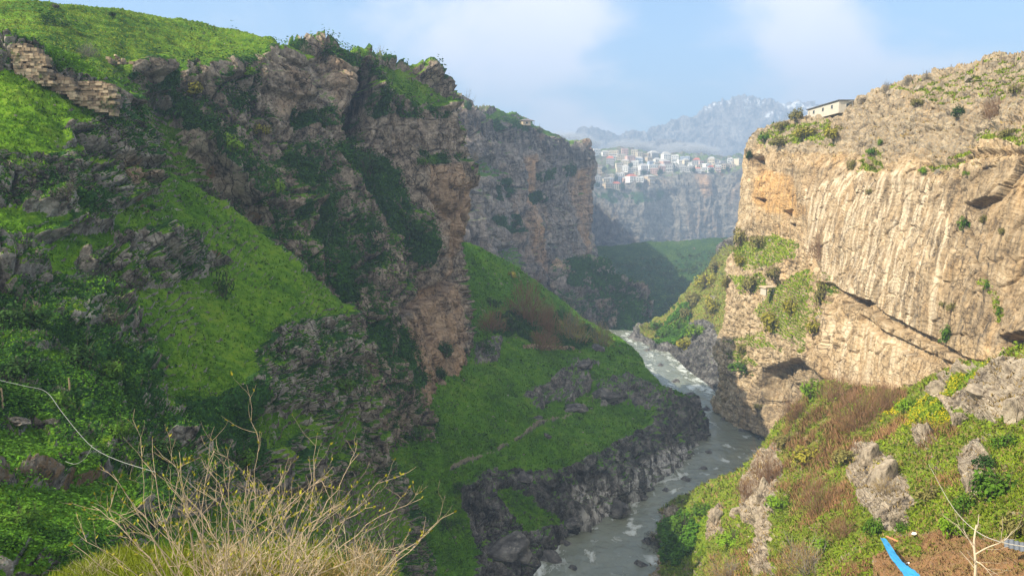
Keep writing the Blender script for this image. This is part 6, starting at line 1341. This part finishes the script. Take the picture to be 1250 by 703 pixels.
# ------------------------------------------------------------------ concrete slab on the spur, cave shelter
def spur_slab():
    p, _ = surf('right_cliff', 940, 358); k = p.y / F
    e = empty('concrete_shelter', p + Vector((0, -1.5, 0)), .35); tag(e, 'tilted concrete slab shelter on the spur of the right cliff', 'shelter')
    w = 30 * k
    b = MB(); b.box((0, 0, 9 * k), (w, w * .45, .5), rx=.05); b.build('roof_slab', W_MATS['tan'], e)
    b = MB(); b.box((w * .2, -w * .15, 4.5 * k), (w * .55, .5, 9 * k)); b.build('wall', CONC, e)
    b = MB(); b.box((-w * .42, 0, 4 * k), (.6, w * .35, 9 * k)); b.build('wall', STONE, e)
spur_slab()
def cave():
    p, _ = surf('right_cliff', 1238, 428); k = p.y / F
    c = at(1242, 436, p.y - 3)
    e = empty('lookout_terrace', c, -.5); tag(e, 'small walled lookout terrace with clutter under the cave at the right edge', 'terrace')
    b = MB()
    N_ = 14
    for i in range(N_):
        a = math.pi + math.pi * i / (N_ - 1)
        b.box((math.cos(a) * 2.6, math.sin(a) * 1.7, .1), (.75, .4, 1.5), rz=a + math.pi / 2)
    b.build('parapet', STONE, e)
    b = MB(); b.box((0, .4, -.7), (5.2, 3.6, .5)); b.build('floor', CONC, e)
    b = MB(); b.box((1.2, 1.4, .6), (1.6, 1.2, 2.2)); b.build('pillar', STONE, e)
    for i, (x, s, col, lb) in enumerate([(-.4, .9, (.62, .58, .25), 'yellowish plastic sack on the lookout terrace'), (-1.2, .55, (.75, .77, .78), 'white bag at the left of the lookout terrace'), (.5, .5, (.70, .72, .75), 'white bag right of the yellowish sack')]):
        me = rock_mesh(330 + i, simple('sack_plastic', col, rough=.5), 'sack'); o = link(bpy.data.objects.new('sack', me)); o.scale = (s * .6, s * .5, s * .6); o.location = e.matrix_basis @ Vector((x, -.3, .0)); tag(o, lb, 'sack')
cave()
# ------------------------------------------------------------------ close to the viewpoint
def view_z(x, y):
    S = SHEETS['viewpoint_ground']; i = int(np.argmin(abs(S['U'] - x))); j = int(np.argmin(abs(S['V'] - y)))
    return float(S['P'][j, i, 2])
BARK = simple('pale_bark', (.36, .28, .19), var=.5, scale=14)
BUD = leaf_mat('bud_yellow', (.36, .34, .04), .4, trans=False)
def bare_bush():
    r = random.Random(4)
    o = at(285, 716, 7.0)
    e = empty('bare_bush', o); tag(e, 'leafless bush with long pale stems and yellow buds in the foreground', 'bush')
    tips = [(225, 176, 512), (228, 186, 500), (232, 204, 512), (240, 219, 520), (258, 262, 518), (266, 277, 516), (290, 317, 492), (300, 246, 530), (310, 345, 552), (330, 437, 524), (340, 400, 552), (350, 514, 588), (372, 554, 608), (360, 470, 556), (345, 384, 534), (250, 138, 552), (235, 112, 598), (270, 200, 556), (320, 302, 540), (300, 331, 575), (335, 422, 596), (280, 160, 600), (385, 524, 636), (250, 96, 640), (310, 366, 590), (215, 150, 640), (290, 270, 570), (330, 355, 610), (265, 225, 580), (350, 455, 600)]
    tips += [(285 + (r.random() - .5) * 190, 285 + r.gauss(0, 105), r.uniform(565, 670)) for _ in range(20)]
    for bx, tx, ty in tips:
        ty = 716 - (716 - ty) * .84
        Yb = 7.0 + r.uniform(-.7, .7); Yt = Yb + r.uniform(-.6, .6)
        bx = 285 + (bx - 285) * .9 + r.uniform(-12, 12)
        b0 = at(bx, 718, Yb); b0.z = view_z(b0.x, b0.y) - .05; t0 = at(tx, ty, Yt)
        L = (t0 - b0).length
        side = Vector((r.gauss(0, .06), r.gauss(0, .06), .10 + .10 * r.random())) * L
        n = 12; pts = []
        for i in range(n + 1):
            u = i / n
            p = b0.lerp(t0, u) + side * 4 * u * (1 - u) * .6 + Vector((r.gauss(0, .012), r.gauss(0, .012), r.gauss(0, .012))) * L * (.4 if 0 < i < n else 0)
            pts.append(p)
        r0 = r.uniform(.0045, .0095)
        st = MB(); bd = MB()
        loc = [p - o for p in pts]
        st.tube(loc, [r0 * (1 - .72 * i / n) for i in range(n + 1)], 6)
        def bud(p, d):
            for _ in range(r.choice((1, 2, 2, 3))):
                a = (d + Vector((r.gauss(0, .6), r.gauss(0, .6), r.gauss(.2, .4)))).normalized(); s = r.uniform(.012, .032)
                q = a.cross(Vector((r.random(), r.random(), r.random()))).normalized()
                bd.add([p, p + a * s * .6 + q * s * .4, p + a * s * 1.5, p + a * s * .6 - q * s * .4], [(0, 1, 2, 3)])
        def twig(p, d, L_, rad, dep):
            m = 5; q = [p]
            for i in range(m):
                d = (d + Vector((r.gauss(0, .16), r.gauss(0, .16), r.gauss(.06, .12)))).normalized(); q.append(q[-1] + d * L_ / m)
            st.tube(q, [rad * (1 - .6 * i / m) for i in range(m + 1)], 4)
            for i in range(1, m + 1):
                if r.random() < .22: bud(q[i], d)
            if dep:
                for _ in range(r.randint(1, 3)):
                    twig(q[r.randint(1, m - 1)], (d + Vector((r.gauss(0, .7), r.gauss(0, .7), r.gauss(.2, .4)))).normalized(), L_ * r.uniform(.4, .7), rad * .6, dep - 1)
        for i in range(3, n):
            if r.random() < .62:
                d = (loc[i] - loc[i - 1]).normalized()
                twig(loc[i], (d + Vector((r.gauss(0, .75), r.gauss(0, .6), r.gauss(.1, .45)))).normalized(), L * r.uniform(.10, .32), max(.0026, r0 * (1 - .72 * i / n) * .5), 1)
            if r.random() < .3: bud(loc[i], Vector((0, 0, 1)))
        bud(loc[-1], (loc[-1] - loc[-2]).normalized())
        s_ = st.build('stem', BARK, e)
        if bd.v: bd.build('foliage', BUD, s_)  # these are the stem's yellow buds
bare_bush()
for px, py, w, h, Y, tone, l in [(440, 716, 110, 84, 8.6, 'straw', 'dense straw coloured twiggy bush at the right end of the foreground'), (372, 722, 120, 74, 8.2, 'straw', 'straw twiggy bush in front of the long pale stems'), (290, 725, 130, 100, 7.8, 'straw', 'thick tangle of dry stems at the middle of the foreground bush'), (120, 715, 90, 46, 8.4, 'olive', 'low olive twiggy bush at the left end of the foreground turf')]:
    p = at(px, py, Y); h *= .74
    o = shrub('twiggy', tone, None, px, py, w, l, h=h, group='dry bushes in the foreground', wood=WOOD_P, Y=Y)
    o.location.z = max(p.z - .1, view_z(p.x, p.y) - .1) if False else p.z - .05
def view_grass():
    n = 9000
    x = rng.uniform(-5.6, -1.4, n); y = rng.uniform(6.2, 10.6, n)
    z = np.array([view_z(a, b) for a, b in zip(x, y)])
    P = np.stack([x, y, z], -1); D = np.tile(UP, (n, 1))
    V, f, nn, tn = cards(P, D, np.full(n, .15), np.full(n, .006), lean=.4, per=5)
    me = np_mesh('viewpoint_grass', V, f, leaf_mat('viewpoint_blade', (.15, .19, .02), .5), normals=nn, attrs={'tone': tn})
    tag(link(bpy.data.objects.new('viewpoint_grass', me)), 'yellow green grass under the foreground bush', 'grass', kind='stuff')
view_grass()

# ------------------------------------------------------------------ cables, stakes
def spline(P, n=10):
    out = []
    for i in range(len(P) - 1):
        p0, p1, p2, p3 = P[max(i - 1, 0)], P[i], P[i + 1], P[min(i + 2, len(P) - 1)]
        for k in range(n):
            t = k / n
            out.append(.5 * ((2 * p1) + (p2 - p0) * t + (2 * p0 - 5 * p1 + 4 * p2 - p3) * t * t + (3 * p1 - p0 - 3 * p2 + p3) * t ** 3))
    return out + [P[-1]]
CAB = simple('pale_cable', (.27, .28, .27), rough=.7)
def cable(name, pts, rad, mat, label, cat='cable'):
    P = spline([at(*p) for p in pts]); o = P[0].copy()
    b = MB(); b.tube([p - o for p in P], [rad] * len(P), 6)
    ob = b.build(name, mat); ob.location = o; tag(ob, label, cat); return ob
cable('cable', [(-30, 455, 52), (0, 464, 52), (30, 471, 52), (56, 478, 52), (75, 502, 51), (95, 527, 50), (115, 547, 49), (145, 562, 47), (190, 576, 44)], .015, CAB, 'pale cable hanging down in front of the left hillside')
cable('cable', [(112, 545, 49.5), (104, 559, 50), (92, 566, 51), (80, 563, 52)], .013, CAB, 'short end of cable dangling off the long left cable')
cable('cable', [(1128, 556, 96), (1140, 578, 82), (1155, 606, 66), (1172, 630, 54), (1195, 650, 44), (1225, 662, 36), (1275, 670, 30)], .022, simple('cream_cable', (.50, .46, .38)), 'cream cable sagging across the near right slope')
def stake(px, py, hpx, label):
    p, _ = surf('hillside', px, py); k = p.y / F
    b = MB(); b.tube([(0, 0, -.3), (.03, 0, hpx * k * .5), (0, 0, hpx * k)], [.09, .08, .07], 7)
    o = b.build('stake', simple('stake_wood', (.33, .24, .15), scale=6)); o.location = p - Vector((0, .4, 0)); tag(o, label, 'stake')
stake(8, 498, 28, 'brown wooden stake at the left edge under the cable')
stake(88, 473, 14, 'thin pale stake standing in the shaded thicket at lower left')

# ------------------------------------------------------------------ blue sheet, scrap and tree by the flat ground
def ground_at(px, py): return surf('right_slope', px, py)[0]
def blue_sheet():
    ctr = [(1079, 658, 5), (1084, 666, 6), (1089, 675, 7), (1095, 684, 8), (1103, 692, 10), (1112, 700, 13), (1120, 712, 15)]
    n, m = 60, 12
    c = np.array(ctr, float); t = np.linspace(0, len(c) - 1, n)
    pc = np.stack([np.interp(t, np.arange(len(c)), c[:, k]) for k in range(3)], -1)
    P = np.zeros((n, m, 3))
    S_ = SHEETS['right_slope']; uu, vv = S_['pp'] if 'pp' in S_ else (surf('right_slope', 1100, 680), S_['pp'])[1]
    Yg = np.array([np.where((uu - q[0]) ** 2 + (vv - q[1]) ** 2 < (q[2] + 5) ** 2, S_['P'][..., 1], 1e9).min() for q in pc])
    Yc = np.polyval(np.polyfit(np.arange(n), Yg, 2), np.arange(n)); Yc = Yc - max(0, (Yc - Yg).max()) - .35
    for i in range(n):
        for j in range(m):
            u = j / (m - 1) * 2 - 1
            P[i, j] = at(pc[i, 0] + u * pc[i, 2] * .8, pc[i, 1] + u * 1.5, Yc[i])
    wr = fbm(P, 1.3, 3, .6, 3) * .22 + ridged(P, 1.6, 3, 4) * .14
    P[..., 1] += wr; P[..., 2] += wr * .5
    V = np.concatenate([P, P - np.array([0, 0, .03])]).reshape(-1, 3)
    i = np.arange(n * m).reshape(n, m)
    q = np.stack([i[:-1, :-1], i[1:, :-1], i[1:, 1:], i[:-1, 1:]], -1).reshape(-1, 4)
    o = link(bpy.data.objects.new('tarpaulin', np_mesh('tarpaulin', V, np.concatenate([q, q[:, ::-1] + n * m]), simple('blue_plastic', (.02, .36, .72), rough=.45, var=.2, scale=1.5, spec=.4))))
    tag(o, 'long crumpled bright blue plastic sheet on the slope at the bottom edge', 'tarpaulin')
blue_sheet()
def scrap(name, px, py, wpx, col, label, cat, hpx=None, seed=0):
    p = ground_at(px, py); k = p.y / F
    me = rock_mesh(350 + seed, simple(name + '_surface', col, rough=.6), name); o = link(bpy.data.objects.new(name, me))
    o.location = p + Vector((0, 0, .25)); o.scale = (wpx * k / 2, wpx * k / 2.6, (hpx or wpx * .7) * k / 2); tag(o, label, cat)
scrap('plastic_bag', 1112, 694, 12, (.78, .76, .78), 'white bag lying on the blue sheet', 'bag', seed=1)
scrap('refuse_sack', 1157, 648, 10, (.10, .09, .10), 'dark refuse sack in the green bush foot behind the flat ground', 'sack', 12, 2)
scrap('plastic_bag', 1158, 642, 8, (.80, .80, .82), 'white bag on top of the dark refuse sack', 'bag', 5, 3)
scrap('plastic_bag', 1116, 655, 9, (.72, .68, .62), 'pale bag at the upper edge of the flat brown ground', 'bag', 4, 4)
def plank():
    p = ground_at(1090, 664); b = MB(); b.box((0, 0, 0), (.22, 2.0, .06)); o = b.build('plank', simple('orange_wood', (.55, .25, .12))); o.location = p + Vector((.3, 0, .35)); o.rotation_euler = (.1, .1, .7); tag(o, 'short orange brown plank beside the head of the blue sheet', 'plank')
plank()
def iron_sheet():
    p = ground_at(1246, 684); n = 60; b = MB()
    x = np.linspace(-.8, .8, n); vs, fs = [], []
    for s in (0, 1):
        for y in (-.4, .4):
            vs += [(float(a), y, math.sin(a * 26) * .03 - s * .008) for a in x]
    for i in range(n - 1):
        fs += [(i, i + 1, n + i + 1, n + i), (2 * n + i, 3 * n + i, 3 * n + i + 1, 2 * n + i + 1)]
    b.add(vs, fs); o = b.build('corrugated_sheet', simple('grey_iron', (.15, .165, .185), rough=.6, metal=.3)); o.location = p + Vector((0, 0, .8)); o.rotation_euler = (.25, .1, -.5); tag(o, 'grey corrugated iron sheet at the right edge by the flat ground', 'metal sheet')
iron_sheet()
def pale_tree():
    r = random.Random(8)
    Y = 34.0; o = at(1190, 716, Y); e = empty('bare_tree', o); tag(e, 'pale bare trunk with a leaning branch in front of the flat brown ground', 'tree')
    def br(name, pts, r0, r1, twigs):
        P = spline([at(*p) for p in pts], 6); b = MB(); L = [p - o for p in P]
        b.tube(L, [r0 + (r1 - r0) * i / (len(L) - 1) for i in range(len(L))], 7)
        for _ in range(twigs):
            i = r.randint(3, len(L) - 1); d = (L[i] - L[i - 1]).normalized(); q = [L[i]]
            d = (d + Vector((r.gauss(0, .7), r.gauss(0, .7), r.gauss(.2, .5)))).normalized()
            for _k in range(5):
                d = (d + Vector((r.gauss(0, .2), r.gauss(0, .2), r.gauss(.05, .1)))).normalized(); q.append(q[-1] + d * r.uniform(.12, .28))
            b.tube(q, [r1 * .8 * (1 - .12 * j) for j in range(6)], 4)
        b.build(name, WOOD_P, e)
    br('trunk', [(1189, 718, Y), (1191, 690, Y), (1189, 662, Y + .3), (1192, 640, Y + .5)], .075, .03, 4)
    br('branch', [(1191, 676, Y), (1205, 668, Y - .3), (1225, 660, Y - .6), (1236, 648, Y - .8)], .038, .012, 7)
    br('branch', [(1190, 684, Y), (1200, 690, Y - .3), (1212, 704, Y - .5)], .034, .012, 5)
    br('branch', [(1190, 666, Y + .2), (1180, 655, Y + .2), (1168, 640, Y + .3)], .025, .01, 6)
pale_tree()

# ------------------------------------------------------------------ mist at the foot of the mountain
def mist(px, py, wpx, hpx, Y, label, dens, seed):
    k = Y / F; p = at(px, py, Y)
    m = bpy.data.materials.new('mist_' + str(seed)); m.use_nodes = True; t = m.node_tree; t.nodes.clear()
    N = lambda ty: t.nodes.new(ty)
    out, v, tc_, nz, mr, gr, mu = N('ShaderNodeOutputMaterial'), N('ShaderNodeVolumePrincipled'), N('ShaderNodeTexCoord'), N('ShaderNodeTexNoise'), N('ShaderNodeMapRange'), N('ShaderNodeVectorMath'), N('ShaderNodeMath')
    mr2 = N('ShaderNodeMapRange')
    nz.inputs['Scale'].default_value = 2.2; nz.inputs['Detail'].default_value = 5; nz.inputs['Roughness'].default_value = .55
    t.links.new(tc_.outputs['Object'], nz.inputs['Vector']); gr.operation = 'LENGTH'; t.links.new(tc_.outputs['Object'], gr.inputs[0])
    mr.inputs['From Min'].default_value = .36; mr.inputs['From Max'].default_value = .60; t.links.new(nz.outputs['Fac'], mr.inputs['Value'])
    mr2.inputs['From Min'].default_value = 1.0; mr2.inputs['From Max'].default_value = .25; mr2.inputs['To Min'].default_value = 0; mr2.inputs['To Max'].default_value = dens; t.links.new(gr.outputs['Value'], mr2.inputs['Value'])
    mu.operation = 'MULTIPLY'; t.links.new(mr.outputs[0], mu.inputs[0]); t.links.new(mr2.outputs[0], mu.inputs[1])
    v.inputs['Color'].default_value = (.96, .97, 1, 1); t.links.new(mu.outputs[0], v.inputs['Density']); t.links.new(v.outputs[0], out.inputs['Volume'])
    b = bmesh.new(); bmesh.ops.create_icosphere(b, subdivisions=3, radius=1.0); me = bpy.data.meshes.new('mist'); b.to_mesh(me); b.free(); me.materials.append(m)
    o = link(bpy.data.objects.new('mist', me)); o.location = p; o.scale = (wpx * k / 2, wpx * k / 3, hpx * k / 2); tag(o, label, 'mist', kind='stuff')
mist(770, 182, 70, 26, 3700, 'white mist bank over the left half of the town', .07, 1)
mist(838, 186, 90, 26, 3700, 'white mist bank below the mountain over mid town', .07, 2)
mist(715, 178, 44, 30, 3650, 'white mist rising beside the middle cliff edge', .07, 3)
mist(690, 168, 50, 18, 3600, 'thin mist above the middle cliff edge', .05, 4)
